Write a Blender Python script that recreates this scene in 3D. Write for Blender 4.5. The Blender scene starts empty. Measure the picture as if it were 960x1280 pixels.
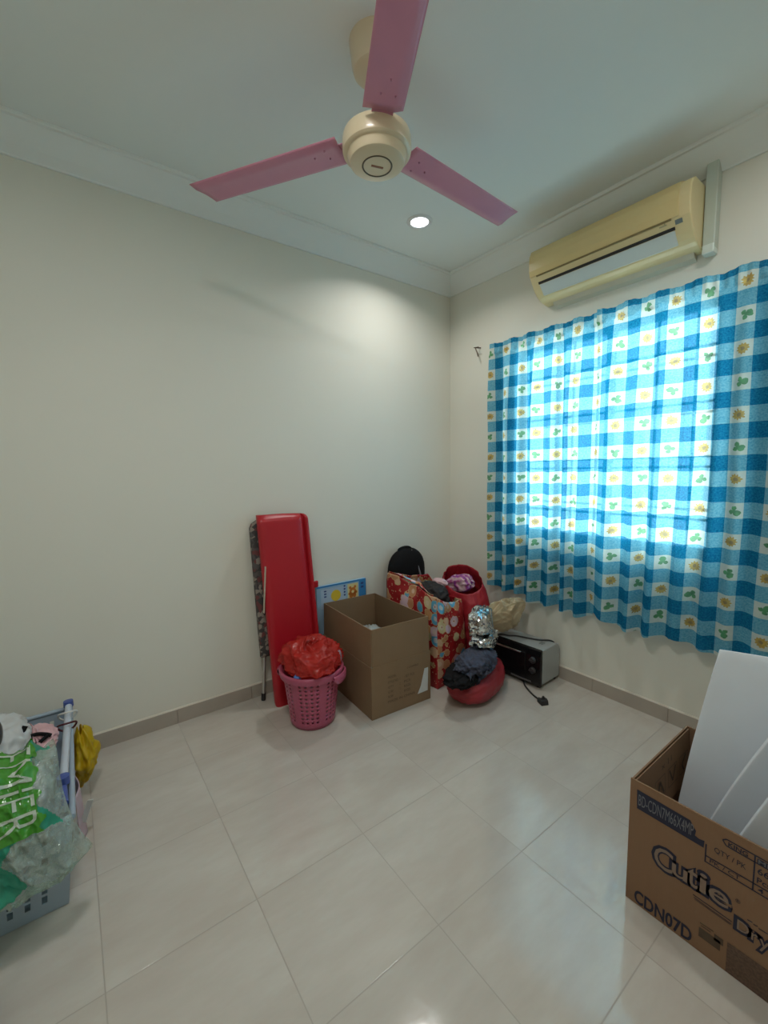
import bpy, bmesh, math, random
from mathutils import Vector, Matrix, noise

random.seed(7)
SC = bpy.context.scene
COL = SC.collection
PI = math.pi
V = Vector

# ------------------------------------------------------------------ materials
def new_mat(name):
    m = bpy.data.materials.new(name)
    m.use_nodes = True
    nt = m.node_tree
    nt.nodes.clear()
    out = nt.nodes.new('ShaderNodeOutputMaterial')
    return m, nt, out

class NT:
    """tiny helper for node building"""
    def __init__(s, nt): s.nt = nt
    def n(s, t, **kw):
        x = s.nt.nodes.new(t)
        for k, v in kw.items(): setattr(x, k, v)
        return x
    def link(s, a, b): s.nt.links.new(a, b)
    def setin(s, node, i, v):
        if v is None: return
        if hasattr(v, 'is_output'): s.link(v, node.inputs[i])
        else: node.inputs[i].default_value = v
    def m(s, op, a, b=None, c=None):
        x = s.n('ShaderNodeMath', operation=op)
        s.setin(x, 0, a); s.setin(x, 1, b); s.setin(x, 2, c)
        return x.outputs[0]
    def mix(s, f, a, b, mode='MIX'):
        x = s.n('ShaderNodeMix', data_type='RGBA', blend_type=mode)
        s.setin(x, 0, f)
        s.setin(x, 6, a if not isinstance(a, tuple) else (*a, 1)[:4])
        s.setin(x, 7, b if not isinstance(b, tuple) else (*b, 1)[:4])
        return x.outputs[2]
    def noise(s, vec, scale, detail=3, rough=.5):
        x = s.n('ShaderNodeTexNoise')
        if vec is not None: s.link(vec, x.inputs['Vector'])
        x.inputs['Scale'].default_value = scale
        x.inputs['Detail'].default_value = detail
        x.inputs['Roughness'].default_value = rough
        return x.outputs['Fac'], x.outputs['Color']
    def obj(s):
        return s.n('ShaderNodeTexCoord').outputs['Object']
    def uv(s):
        return s.n('ShaderNodeTexCoord').outputs['UV']
    def sep(s, v):
        x = s.n('ShaderNodeSeparateXYZ'); s.link(v, x.inputs[0]); return x.outputs
    def comb(s, a, b, c=0.0):
        x = s.n('ShaderNodeCombineXYZ'); s.setin(x, 0, a); s.setin(x, 1, b); s.setin(x, 2, c); return x.outputs[0]
    def bump(s, h, strength=.2, dist=.01):
        x = s.n('ShaderNodeBump'); s.link(h, x.inputs['Height'])
        x.inputs['Strength'].default_value = strength
        x.inputs['Distance'].default_value = dist
        return x.outputs[0]

def pr(name, col, rough=.5, metal=0., var=.0, vscale=8., bump=0., bscale=60., bdist=.004, spec=.5,
       trans=0., coat=0., alpha=1., sheen=0., sub=None):
    """principled material with noise variation of colour and bump"""
    m, nt, out = new_mat(name)
    q = NT(nt)
    b = q.n('ShaderNodeBsdfPrincipled')
    c = (*col, 1)
    co = q.obj()
    if var > 0:
        f, _ = q.noise(co, vscale, 4)
        lo = tuple(max(0, x*(1-var)) for x in col); hi = tuple(min(1, x*(1+var)) for x in col)
        q.link(q.mix(f, lo, hi), b.inputs['Base Color'])
    else:
        b.inputs['Base Color'].default_value = c
    b.inputs['Roughness'].default_value = rough
    b.inputs['Metallic'].default_value = metal
    b.inputs['Specular IOR Level'].default_value = spec
    b.inputs['Transmission Weight'].default_value = trans
    b.inputs['Coat Weight'].default_value = coat
    b.inputs['Alpha'].default_value = alpha
    if sheen: b.inputs['Sheen Weight'].default_value = sheen
    if bump > 0:
        f, _ = q.noise(co, bscale, 4)
        q.link(q.bump(f, bump, bdist), b.inputs['Normal'])
    q.link(b.outputs[0], out.inputs[0])
    return m

def film(name, col, rough=.25, translucent=.4, clear=.0, var=.15):
    """thin plastic film: diffuse + translucent + a clear part + gloss"""
    m, nt, out = new_mat(name); q = NT(nt)
    co = q.obj()
    f, _ = q.noise(co, 14, 3)
    lo = tuple(x*(1-var) for x in col); hi = tuple(min(1, x*(1+var)) for x in col)
    c = q.mix(f, lo, hi)
    b = q.n('ShaderNodeBsdfPrincipled'); q.link(c, b.inputs['Base Color'])
    b.inputs['Roughness'].default_value = rough
    t = q.n('ShaderNodeBsdfTranslucent'); q.link(c, t.inputs[0])
    mx = q.n('ShaderNodeMixShader'); mx.inputs[0].default_value = translucent
    q.link(b.outputs[0], mx.inputs[1]); q.link(t.outputs[0], mx.inputs[2])
    o = mx.outputs[0]
    if clear > 0:
        tr = q.n('ShaderNodeBsdfTransparent')
        tr.inputs[0].default_value = (*[min(1, .55+.45*x/max(col)) for x in col], 1)
        m2 = q.n('ShaderNodeMixShader'); m2.inputs[0].default_value = clear
        q.link(o, m2.inputs[1]); q.link(tr.outputs[0], m2.inputs[2]); o = m2.outputs[0]
    q.link(o, out.inputs[0])
    return m

# walls
M_wall = pr('cream_wall_paint', (.735, .72, .635), .62, var=.03, vscale=1.6, bump=.05, bscale=180, bdist=.002, spec=.3)
M_ceil = pr('white_ceiling_paint', (.78, .82, .795), .75, var=.02, vscale=1.2, bump=.04, bscale=120, bdist=.002, spec=.2)
M_corn = pr('white_cornice_plaster', (.77, .80, .775), .6, var=.02, vscale=3, spec=.3)
M_base = pr('skirting_tile', (.40, .355, .30), .3, var=.10, vscale=9)
M_baselip = pr('skirting_grout', (.66, .61, .52), .6)

def floor_material():
    m, nt, out = new_mat('polished_floor_tile'); q = NT(nt)
    co = q.obj(); x, y, z = q.sep(co)
    fx = q.m('DIVIDE', q.m('ADD', x, 2.4564 + 4.0), .4)
    fy = q.m('DIVIDE', q.m('ADD', y, 1.1915 + 4.0), .4)
    ax = q.m('ABSOLUTE', q.m('SUBTRACT', q.m('FRACT', fx), .5))
    ay = q.m('ABSOLUTE', q.m('SUBTRACT', q.m('FRACT', fy), .5))
    mx = q.m('MAXIMUM', ax, ay)
    grout = q.m('GREATER_THAN', mx, .4960)
    cell = q.comb(q.m('FLOOR', fx), q.m('FLOOR', fy), 0)
    wn = q.n('ShaderNodeTexWhiteNoise'); q.link(cell, wn.inputs['Vector'])
    # marbling: stretched noise, offset per tile
    off = q.n('ShaderNodeVectorMath', operation='MULTIPLY_ADD')
    q.link(wn.outputs['Color'], off.inputs[0]); off.inputs[1].default_value = (7, 7, 7); q.link(co, off.inputs[2])
    mp = q.n('ShaderNodeMapping'); q.link(off.outputs[0], mp.inputs[0])
    mp.inputs['Rotation'].default_value = (0, 0, .9); mp.inputs['Scale'].default_value = (2.2, 7, 1)
    f1, _ = q.noise(mp.outputs[0], 1.2, 5, .55)
    f2, _ = q.noise(mp.outputs[0], 5, 6, .6)
    a = q.mix(q.m('MULTIPLY_ADD', f1, 2.2, -.6), (.475, .43, .375), (.56, .535, .48))
    a = q.mix(q.m('MULTIPLY', q.m('MULTIPLY_ADD', f2, 2.5, -.95), .38), a, (.455, .395, .335))
    a = q.mix(q.m('MULTIPLY', wn.outputs['Value'], .18), a, (.46, .41, .355))
    a = q.mix(grout, a, (.36, .325, .28))
    b = q.n('ShaderNodeBsdfPrincipled'); q.link(a, b.inputs['Base Color'])
    q.link(q.m('MULTIPLY_ADD', grout, .4, .10), b.inputs['Roughness'])
    b.inputs['Specular IOR Level'].default_value = .7
    h = q.m('MULTIPLY', q.m('GREATER_THAN', mx, .4935), -1)
    wv, _ = q.noise(co, 9, 3)
    hh = q.m('ADD', h, q.m('MULTIPLY', wv, 1.1))
    q.link(q.bump(hh, .3, .002), b.inputs['Normal'])
    q.link(b.outputs[0], out.inputs[0])
    return m
M_floor = floor_material()

def curtain_material():
    m, nt, out = new_mat('blue_gingham_fabric'); q = NT(nt)
    u, v, _ = q.sep(q.uv())
    P = .139
    a0 = q.m('DIVIDE', u, P); b0 = q.m('DIVIDE', v, P)
    a = q.m('FRACT', a0); b = q.m('FRACT', b0)
    wc = q.m('LESS_THAN', a, .5); wr = q.m('LESS_THAN', b, .5)
    both = q.m('MULTIPLY', wc, wr)
    none = q.m('MULTIPLY', q.m('SUBTRACT', 1.0, wc), q.m('SUBTRACT', 1.0, wr))
    uvv = q.comb(u, v, 0)
    n1, _ = q.noise(uvv, 130, 4, .7)
    n2, _ = q.noise(uvv, 28, 3, .6)
    sp = q.m('MULTIPLY_ADD', n1, 3.4, -1.2)
    sp = q.m('MINIMUM', q.m('MAXIMUM', sp, 0.0), 1.0)
    sp2 = q.m('MINIMUM', q.m('MAXIMUM', q.m('MULTIPLY_ADD', n2, 2.6, -.8), 0.0), 1.0)
    deep = q.mix(sp, (.004, .125, .30), (.018, .28, .50))
    mid = q.mix(sp, (.06, .33, .54), (.24, .57, .72))
    mid = q.mix(q.m('MULTIPLY', sp2, .4), mid, (.27, .60, .75))
    white = q.mix(sp2, (.66, .76, .73), (.78, .83, .78))
    c = q.mix(none, mid, deep)
    # motifs in the white squares
    dx = q.m('DIVIDE', q.m('SUBTRACT', a, .25), .25); dy = q.m('DIVIDE', q.m('SUBTRACT', b, .25), .25)
    i = q.m('FLOOR', a0); j = q.m('FLOOR', b0)
    par = q.m('MODULO', q.m('ADD', q.m('ADD', i, j), 100.0), 2.0)
    par = q.m('GREATER_THAN', par, .5)
    wnz, _ = q.noise(uvv, 60, 2)
    r = q.m('SQRT', q.m('ADD', q.m('MULTIPLY', dx, dx), q.m('MULTIPLY', dy, dy)))
    r = q.m('ADD', r, q.m('MULTIPLY_ADD', wnz, .5, -.25))
    th = q.m('ARCTAN2', dy, dx)
    petal = q.m('MULTIPLY_ADD', q.m('COSINE', q.m('MULTIPLY', th, 11.0)), .08, .60)
    fl = q.m('LESS_THAN', r, petal)
    ce = q.m('LESS_THAN', r, .22)
    rot = q.m('ADD', th, q.m('MULTIPLY', q.m('ADD', i, q.m('MULTIPLY', j, 2.3)), 1.3))
    lobe = q.m('MULTIPLY_ADD', q.m('POWER', q.m('ABSOLUTE', q.m('COSINE', q.m('MULTIPLY', rot, 1.5))), .6), .50, .14)
    lf = q.m('LESS_THAN', r, q.m('ADD', lobe, q.m('MULTIPLY', q.m('COSINE', rot), .16)))
    flc = q.mix(sp2, (.42, .23, .01), (.74, .48, .03))
    flc = q.mix(ce, flc, (.30, .17, .03))
    lfc = q.mix(sp2, (.01, .16, .04), (.06, .42, .12))
    wf = q.mix(q.m('MULTIPLY', fl, .92), white, flc)
    wl = q.mix(q.m('MULTIPLY', lf, .92), white, lfc)
    mot = q.mix(par, wf, wl)
    thru = q.mix(both, c, q.mix(.25, mot, white))     # print sits on the face only: light coming through is paler there
    c = q.mix(both, c, mot)
    d = q.n('ShaderNodeBsdfDiffuse'); q.link(c, d.inputs[0])
    t = q.n('ShaderNodeBsdfTranslucent'); q.link(thru, t.inputs[0])
    ms = q.n('ShaderNodeMixShader'); ms.inputs[0].default_value = .50
    q.link(d.outputs[0], ms.inputs[1]); q.link(t.outputs[0], ms.inputs[2])
    # open weave lets a little light straight through
    tr = q.n('ShaderNodeBsdfTransparent'); q.link(q.mix(.12, c, (1, 1, 1)), tr.inputs[0])
    m2 = q.n('ShaderNodeMixShader'); m2.inputs[0].default_value = .11
    q.link(ms.outputs[0], m2.inputs[1]); q.link(tr.outputs[0], m2.inputs[2])
    q.link(m2.outputs[0], out.inputs[0])
    return m
M_curtain = curtain_material()

def floral_material():
    """red woven bag printed with rounded tan, cream, pale blue and pink shapes"""
    m, nt, out = new_mat('red_printed_bag'); q = NT(nt)
    uv = q.uv()
    vo = q.n('ShaderNodeTexVoronoi'); q.link(uv, vo.inputs['Vector']); vo.inputs['Scale'].default_value = 14.0
    vo.inputs['Randomness'].default_value = .75
    d = vo.outputs['Distance']; col = vo.outputs['Color']
    rr, gg, bb = q.sep(col)
    nz, _ = q.noise(uv, 60, 2)
    d = q.m('ADD', d, q.m('MULTIPLY_ADD', nz, .22, -.11))
    ramp = q.n('ShaderNodeValToRGB'); q.link(rr, ramp.inputs[0])
    e = ramp.color_ramp; e.interpolation = 'CONSTANT'
    cols = [(0, (.50, .24, .12)), (.3, (.62, .40, .26)), (.5, (.62, .45, .52)), (.66, (.10, .36, .55)), (.74, (.60, .52, .30)), (.86, (.50, .27, .12))]
    e.elements[0].position = 0; e.elements[0].color = (*cols[0][1], 1)
    e.elements[1].position = cols[1][0]; e.elements[1].color = (*cols[1][1], 1)
    for p_, c_ in cols[2:]:
        x = e.elements.new(p_); x.color = (*c_, 1)
    base = (.35, .014, .018)
    c = q.mix(q.m('LESS_THAN', d, .565), base, (.58, .42, .22))
    c = q.mix(q.m('LESS_THAN', d, .52), c, ramp.outputs[0])
    c = q.mix(q.m('MULTIPLY', q.m('LESS_THAN', d, .25), .6), c, (.72, .60, .48))
    c = q.mix(q.m('LESS_THAN', d, .07), c, (.45, .10, .06))
    # fine specks between
    v2 = q.n('ShaderNodeTexVoronoi'); q.link(uv, v2.inputs['Vector']); v2.inputs['Scale'].default_value = 48
    sp = q.m('MULTIPLY', q.m('LESS_THAN', v2.outputs['Distance'], .2), q.m('GREATER_THAN', d, .62))
    c = q.mix(sp, c, (.62, .40, .25))
    b = q.n('ShaderNodeBsdfPrincipled'); q.link(c, b.inputs['Base Color'])
    b.inputs['Roughness'].default_value = .38
    q.link(b.outputs[0], out.inputs[0])
    return m
M_floral = floral_material()

def cardboard(name, col, var=.12):
    m, nt, out = new_mat(name); q = NT(nt)
    co = q.obj()
    f, _ = q.noise(co, 5, 5, .6)
    mp = q.n('ShaderNodeMapping'); q.link(co, mp.inputs[0]); mp.inputs['Scale'].default_value = (60, 60, 4)
    g, _ = q.noise(mp.outputs[0], 3, 2)
    c = q.mix(f, tuple(x*(1-var) for x in col), tuple(x*(1+var) for x in col))
    c = q.mix(q.m('MULTIPLY', g, .16), c, tuple(x*.6 for x in col))
    b = q.n('ShaderNodeBsdfPrincipled'); q.link(c, b.inputs['Base Color'])
    b.inputs['Roughness'].default_value = .75; b.inputs['Specular IOR Level'].default_value = .25
    q.link(q.bump(g, .08, .002), b.inputs['Normal'])
    q.link(b.outputs[0], out.inputs[0])
    return m
M_card = cardboard('brown_cardboard', (.25, .165, .095))
M_card2 = cardboard('tan_cardboard', (.235, .137, .078))
M_ink = pr('navy_print_ink', (.011, .013, .034), .7)
M_inkfill = pr('grey_tan_print', (.22, .155, .115), .75)
M_inkfaint = pr('faded_brown_print', (.075, .048, .028), .75)
M_inkpatch = pr('sepia_printed_block', (.105, .062, .04), .75, var=.7, vscale=160)
M_label_w = pr('white_label_paper', (.60, .62, .60), .6, var=.08, vscale=40)

# ------------------------------------------------------------------ mesh builder
class MB:
    def __init__(s): s.v = []; s.f = []; s.m = []; s.uv = {}
    def add(s, verts, faces, mi=0, uvs=None):
        o = len(s.v)
        s.v += [V(p) for p in verts]
        if uvs:
            for k, t in enumerate(uvs): s.uv[o+k] = t
        for f in faces:
            s.f.append([o+i for i in f]); s.m.append(mi)
    def box(s, a, b, mi=0, M=None):
        x0, y0, z0 = a; x1, y1, z1 = b
        p = [V((x, y, z)) for z in (z0, z1) for y in (y0, y1) for x in (x0, x1)]
        if M: p = [M @ q for q in p]
        s.add(p, [(0, 2, 3, 1), (4, 5, 7, 6), (0, 1, 5, 4), (2, 6, 7, 3), (0, 4, 6, 2), (1, 3, 7, 5)], mi)
    def obox(s, c, ex, ey, ez, mi=0):
        """oriented box: centre and three half-extent vectors"""
        c, ex, ey, ez = V(c), V(ex), V(ey), V(ez)
        p = [c + ex*i + ey*j + ez*k for k in (-1, 1) for j in (-1, 1) for i in (-1, 1)]
        s.add(p, [(0, 2, 3, 1), (4, 5, 7, 6), (0, 1, 5, 4), (2, 6, 7, 3), (0, 4, 6, 2), (1, 3, 7, 5)], mi)
    def tube(s, path, r, n=10, mi=0, cap=True, closed=False):
        path = [V(p) for p in path]; L = len(path)
        rs = r if isinstance(r, (list, tuple)) else [r]*L
        up = V((0, 0, 1)); rings = []; pu = None
        for i, p in enumerate(path):
            if closed: t = path[(i+1) % L] - path[i-1]
            else: t = path[min(i+1, L-1)] - path[max(i-1, 0)]
            t.normalize()
            if pu is None:
                a = up if abs(t.dot(up)) < .9 else V((1, 0, 0))
                pu = (a - t*a.dot(t)).normalized()
            else:
                pu = (pu - t*pu.dot(t)).normalized()
            w = t.cross(pu)
            rings.append([p + (pu*math.cos(2*PI*k/n) + w*math.sin(2*PI*k/n))*rs[i] for k in range(n)])
        vs = [q for rg in rings for q in rg]; fs = []
        for i in range(L if closed else L-1):
            for k in range(n):
                i2 = (i+1) % L
                fs.append((i*n+k, i*n+(k+1) % n, i2*n+(k+1) % n, i2*n+k))
        if cap and not closed:
            fs.append(tuple(range(n))[::-1]); fs.append(tuple((L-1)*n+k for k in range(n)))
        s.add(vs, fs, mi)
    def lathe(s, prof, c=(0, 0, 0), n=48, mi=0, sx=1, sy=1, cap0=False, cap1=False):
        c = V(c); vs = []
        for r, z in prof:
            for k in range(n):
                a = 2*PI*k/n; vs.append(c + V((r*math.cos(a)*sx, r*math.sin(a)*sy, z)))
        fs = []
        for i in range(len(prof)-1):
            for k in range(n):
                fs.append((i*n+k, i*n+(k+1) % n, (i+1)*n+(k+1) % n, (i+1)*n+k))
        if cap0: fs.append(tuple(range(n))[::-1])
        if cap1: fs.append(tuple((len(prof)-1)*n+k for k in range(n)))
        s.add(vs, fs, mi)
    def grid(s, fn, nu, nv, mi=0, uvf=None, wrap=False):
        vs = []; uvs = []
        for j in range(nv+1):
            for i in range(nu if wrap else nu+1):
                u, w = i/nu, j/nv
                vs.append(V(fn(u, w)))
                uvs.append(uvf(u, w) if uvf else (u, w))
        W = nu if wrap else nu+1; fs = []
        for j in range(nv):
            for i in range(nu):
                i2 = (i+1) % W if wrap else i+1
                fs.append((j*W+i, j*W+i2, (j+1)*W+i2, (j+1)*W+i))
        s.add(vs, fs, mi, uvs)
    def prism(s, prof, p0, p1, fn, mi=0):
        """extrude a closed 2D profile between two parameters; fn(a,b,t)->3D"""
        n = len(prof)
        vs = [V(fn(a, b, p0)) for a, b in prof] + [V(fn(a, b, p1)) for a, b in prof]
        fs = [(i, (i+1) % n, n+(i+1) % n, n+i) for i in range(n)] + [tuple(range(n))[::-1], tuple(range(n, 2*n))]
        s.add(vs, fs, mi)
    def perforated(s, S, nu, nv, hole, hw=.55, hh=.55, mi=0, wrap=False, square=False):
        """surface S(u,v) as a grid of cells, each holed cell pierced by an octagon or slot"""
        vid = {}; verts = []; faces = []
        def vtx(i, j):   # half-index grid
            if wrap: i = i % (2*nu)
            if (i, j) not in vid:
                vid[(i, j)] = len(verts); verts.append(V(S(i/(2*nu), j/(2*nv))))
            return vid[(i, j)]
        for j in range(nv):
            for i in range(nu):
                ring = [(2*i, 2*j), (2*i+1, 2*j), (2*i+2, 2*j), (2*i+2, 2*j+1), (2*i+2, 2*j+2), (2*i+1, 2*j+2), (2*i, 2*j+2), (2*i, 2*j+1)]
                o = [vtx(*k) for k in ring]
                if not hole(i, j):
                    faces.append(tuple(o)); continue
                inn = []
                for k in ring:
                    du, dv = k[0]-(2*i+1), k[1]-(2*j+1)
                    if abs(du) and abs(dv) and not square: du *= .72; dv *= .72
                    inn.append(len(verts)); verts.append(V(S((2*i+1+du*hw)/(2*nu), (2*j+1+dv*hh)/(2*nv))))
                for k in range(8):
                    faces.append((o[k], o[(k+1) % 8], inn[(k+1) % 8], inn[k]))
        s.add(verts, faces, mi)
    def blob(s, c, rad, amp=.1, freq=3., seed=0, sub=5, p=2., zmin=None, ridged=True, R=None, mi=0, fn=None, octv=4):
        """crumpled superellipsoid"""
        bm = bmesh.new(); bmesh.ops.create_icosphere(bm, subdivisions=sub, radius=1)
        c = V(c); sd = V((seed*3.7, seed*1.9, seed*5.3)); vs = []
        for vt in bm.verts:
            d = vt.co.normalized()
            k = (abs(d.x)**p + abs(d.y)**p + abs(d.z)**p)**(-1/p)
            nn = 0; a = 1.; fq = freq; tot = 0
            for o in range(octv):
                x = noise.noise(d*fq + sd)
                nn += a*((1-2.2*abs(x)) if ridged else x); tot += a; a *= .5; fq *= 2.03
            q = d*k*(1 + amp*nn/tot*1.6)
            q = V((q.x*rad[0], q.y*rad[1], q.z*rad[2]))
            if fn: q = V(fn(q, d))
            if R: q = R @ q
            q = q + c
            if zmin is not None and q.z < zmin: q.z = zmin
            vs.append(q)
        fs = [[w.index for w in f.verts] for f in bm.faces]
        bm.free(); s.add(vs, fs, mi)
    def text(s, string, fn, w=None, h=None, mi=0, offset=0., shear=0., size=1., spacing=1., cuts=0):
        """flat lettering; fn(a,b)->3D with a in 0..w, b in 0..h"""
        cu = bpy.data.curves.new('t', 'FONT'); cu.body = string; cu.size = size; cu.offset = offset
        cu.shear = shear; cu.space_character = spacing; cu.resolution_u = 3
        ob = bpy.data.objects.new('t', cu); COL.objects.link(ob)
        dg = bpy.context.evaluated_depsgraph_get()
        me = bpy.data.meshes.new_from_object(ob.evaluated_get(dg))
        vs = [x.co.copy() for x in me.vertices]; fs = [list(x.vertices) for x in me.polygons]
        bpy.data.objects.remove(ob); bpy.data.curves.remove(cu); bpy.data.meshes.remove(me)
        if cuts:
            bm = bmesh.new(); bv = [bm.verts.new(x) for x in vs]
            for f in fs:
                try: bm.faces.new([bv[i] for i in f])
                except ValueError: pass
            bmesh.ops.triangulate(bm, faces=bm.faces)
            for _ in range(cuts):
                ed = [e for e in bm.edges if e.calc_length() > .12]
                if ed: bmesh.ops.subdivide_edges(bm, edges=ed, cuts=1); bmesh.ops.triangulate(bm, faces=bm.faces)
            bm.verts.index_update(); vs = [x.co.copy() for x in bm.verts]; fs = [[x.index for x in f.verts] for f in bm.faces]; bm.free()
        x0 = min(q.x for q in vs); x1 = max(q.x for q in vs); y0 = min(q.y for q in vs); y1 = max(q.y for q in vs)
        sx = w/(x1-x0) if w else h/(y1-y0); sy = h/(y1-y0) if h else sx
        s.add([V(fn((q.x-x0)*sx, (q.y-y0)*sy)) for q in vs], fs, mi)

def build(name, mb, mats, parent=None, smooth=False, bevel=0., bseg=2, solid=0., subsurf=0, angle=None, label=None, offs=0.):
    """link the collected shapes as ONE mesh object; world-space vertices become local to the thing's root"""
    me = bpy.data.meshes.new(name)
    root = parent
    while root is not None and root.parent is not None: root = root.parent
    Mi = Matrix.Identity(4)
    if root is not None: Mi = Matrix.LocRotScale(root.location, root.rotation_euler, None).inverted()
    me.from_pydata([Mi @ q for q in mb.v], [], mb.f)
    if not isinstance(mats, (list, tuple)): mats = [mats]
    for x in mats: me.materials.append(x)
    me.polygons.foreach_set('material_index', mb.m)
    if mb.uv:
        ul = me.uv_layers.new(name='UVMap')
        for lp in me.loops: ul.data[lp.index].uv = mb.uv.get(lp.vertex_index, (0, 0))
    me.update()
    bm = bmesh.new(); bm.from_mesh(me)
    bmesh.ops.recalc_face_normals(bm, faces=bm.faces); bm.to_mesh(me); bm.free()
    if smooth:
        me.polygons.foreach_set('use_smooth', [True]*len(me.polygons))
        if angle: me.set_sharp_from_angle(angle=math.radians(angle))
    o = bpy.data.objects.new(name, me); COL.objects.link(o)
    if parent is not None: o.parent = parent
    if solid:
        md = o.modifiers.new('solid', 'SOLIDIFY'); md.thickness = solid; md.offset = offs
    if bevel:
        md = o.modifiers.new('bevel', 'BEVEL'); md.width = bevel; md.segments = bseg; md.limit_method = 'ANGLE'; md.angle_limit = math.radians(40)
    if subsurf:
        md = o.modifiers.new('sub', 'SUBSURF'); md.levels = subsurf; md.render_levels = subsurf
    if label: o['label'] = label
    return o

def smooth_path(pts, n=6):
    pts = [V(p_) for p_ in pts]; out = []
    for i in range(len(pts)-1):
        a, b, c, d = pts[max(i-1, 0)], pts[i], pts[i+1], pts[min(i+2, len(pts)-1)]
        for k in range(n):
            t = k/n; out.append(.5*((2*b) + (c-a)*t + (2*a-5*b+4*c-d)*t*t + (3*b-a-3*c+d)*t**3))
    out.append(pts[-1]); return out

from mathutils.bvhtree import BVHTree
def conform(mb, lowers, gap=.013, passes=5):
    """let a soft thing rest on the things under it: no vertex goes inside them"""
    for _ in range(passes):
        for lo in lowers:
            bv = BVHTree.FromPolygons(lo.v, lo.f)
            for i, p_ in enumerate(mb.v):
                l, n, k, d = bv.find_nearest(p_, .25)
                if l is not None and (p_-l).dot(n) < gap: mb.v[i] = l + n*gap
    return mb

def tag(o, label, cat, group=None):
    o['label'] = label; o['category'] = cat
    if group: o['group'] = group
    return o
def thing(name, label, cat, loc=(0, 0, 0), rz=0., group=None):
    o = bpy.data.objects.new(name, None); COL.objects.link(o)
    o.location = loc; o.rotation_euler = (0, 0, rz); o.empty_display_size = .1
    return tag(o, label, cat, group)
def struct(name, mb, mats, parent=None, **kw):
    o = build(name, mb, mats, parent, **kw)
    if parent is None: o['kind'] = 'structure'
    return o

# ------------------------------------------------------------------ room shell
X0, Y0 = -3.1, -3.0           # far ends of the room (behind / left of the camera)
ZC = 2.752                    # ceiling
ZB = 2.6355                   # lower edge of the cornice
HB = .0835                    # skirting height
W0, W1, WZ0, WZ1 = -.60, -1.735, .885, 2.12     # window opening in the right-hand wall

m = MB(); m.box((X0-.12, Y0-.12, -.10), (.14, .12, 0)); struct('floor', m, M_floor)
m = MB(); m.box((X0-.12, Y0-.12, ZC), (.14, .12, ZC+.1)); struct('ceiling', m, M_ceil)
m = MB(); m.box((X0-.12, 0, 0), (0, .12, ZC)); struct('wall_left', m, M_wall)
m = MB()
m.box((0, Y0, 0), (.14, W1, ZC)); m.box((0, W0, 0), (.14, .12, ZC))
m.box((0, W1, 0), (.14, W0, WZ0)); m.box((0, W1, WZ1), (.14, W0, ZC))
struct('wall_right', m, M_wall)
m = MB(); m.box((X0-.12, Y0-.12, 0), (.14, Y0, ZC)); struct('wall_front', m, M_wall)
m = MB(); m.box((X0-.12, Y0, 0), (X0, 0, ZC)); struct('wall_far', m, M_wall)

# cornice: (distance from wall, height)
CP = [(0, ZB), (.010, ZB), (.013, ZB+.006), (.026, ZB+.016), (.046, ZB+.033), (.066, ZB+.054), (.085, ZB+.077), (.098, ZB+.094), (.103, ZB+.100),
      (.118, ZB+.100), (.121, ZB+.105), (.121, ZC), (0, ZC)]
def cornice(name, fn, t0, t1):
    mb = MB(); n = len(CP)
    a = [V(fn(d, z, t0 + (d if t1 > t0 else -d))) for d, z in CP]
    b = [V(fn(d, z, t1 - (d if t1 > t0 else -d))) for d, z in CP]
    mb.add(a+b, [(i, (i+1) % n, n+(i+1) % n, n+i) for i in range(n)])
    struct(name, mb, M_corn)
cornice('trim_1', lambda d, z, t: (t, -d, z), X0, 0)
cornice('trim_2', lambda d, z, t: (-d, t, z), Y0, 0)
cornice('trim_3', lambda d, z, t: (t, Y0+d, z), X0, 0)
cornice('trim_4', lambda d, z, t: (X0+d, t, z), Y0, 0)

# skirting of cut floor tiles with a pale grout lip
def skirting(name, fn, t0, t1, ph):
    mb = MB()
    prof = [(0, 0), (.010, 0), (.010, HB-.006), (0, HB-.006)]
    t = t0; k = 0
    cuts = [t0]
    c = math.floor((t0-ph)/.4)*.4 + ph + .4
    while c < t1-.01: cuts.append(c); c += .4
    cuts.append(t1)
    for a, b in zip(cuts[:-1], cuts[1:]):
        mb.prism(prof, a+.0008, b-.0008, lambda d, z, t: fn(d, z, t))
    mb.prism([(0, HB-.006), (.0075, HB-.006), (.0045, HB), (0, HB)], t0, t1, lambda d, z, t: fn(d, z, t), 1)
    struct(name, mb, [M_base, M_baselip])
skirting('baseboard_left', lambda d, z, t: (t, -d, z), X0+.011, -.011, -2.4564)
skirting('baseboard_right', lambda d, z, t: (-d, t, z), Y0+.011, -.0, -1.1915)
skirting('baseboard_front', lambda d, z, t: (t, Y0+d, z), X0+.011, -.011, -2.4564)
skirting('baseboard_far', lambda d, z, t: (X0+d, t, z), Y0, 0, -1.1915)

# ------------------------------------------------------------------ window
M_frame = pr('window_frame_bronze', (.16, .17, .17), .4)
M_grille = pr('window_grille_iron', (.09, .10, .11), .5)
def glass_mat():
    m, nt, out = new_mat('clear_window_glass'); q = NT(nt)
    tr = q.n('ShaderNodeBsdfTransparent'); tr.inputs[0].default_value = (.90, .97, .96, 1)
    gl = q.n('ShaderNodeBsdfGlossy'); gl.inputs['Roughness'].default_value = .02
    mx = q.n('ShaderNodeMixShader'); mx.inputs[0].default_value = .05
    q.link(tr.outputs[0], mx.inputs[1]); q.link(gl.outputs[0], mx.inputs[2]); q.link(mx.outputs[0], out.inputs[0])
    return m
M_glass = glass_mat()
win = bpy.data.objects.new('window_1', None); COL.objects.link(win); win.location = (.07, (W0+W1)/2, WZ0); win['kind'] = 'structure'
m = MB(); fx0, fx1 = .045, .085; ft = .04
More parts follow.
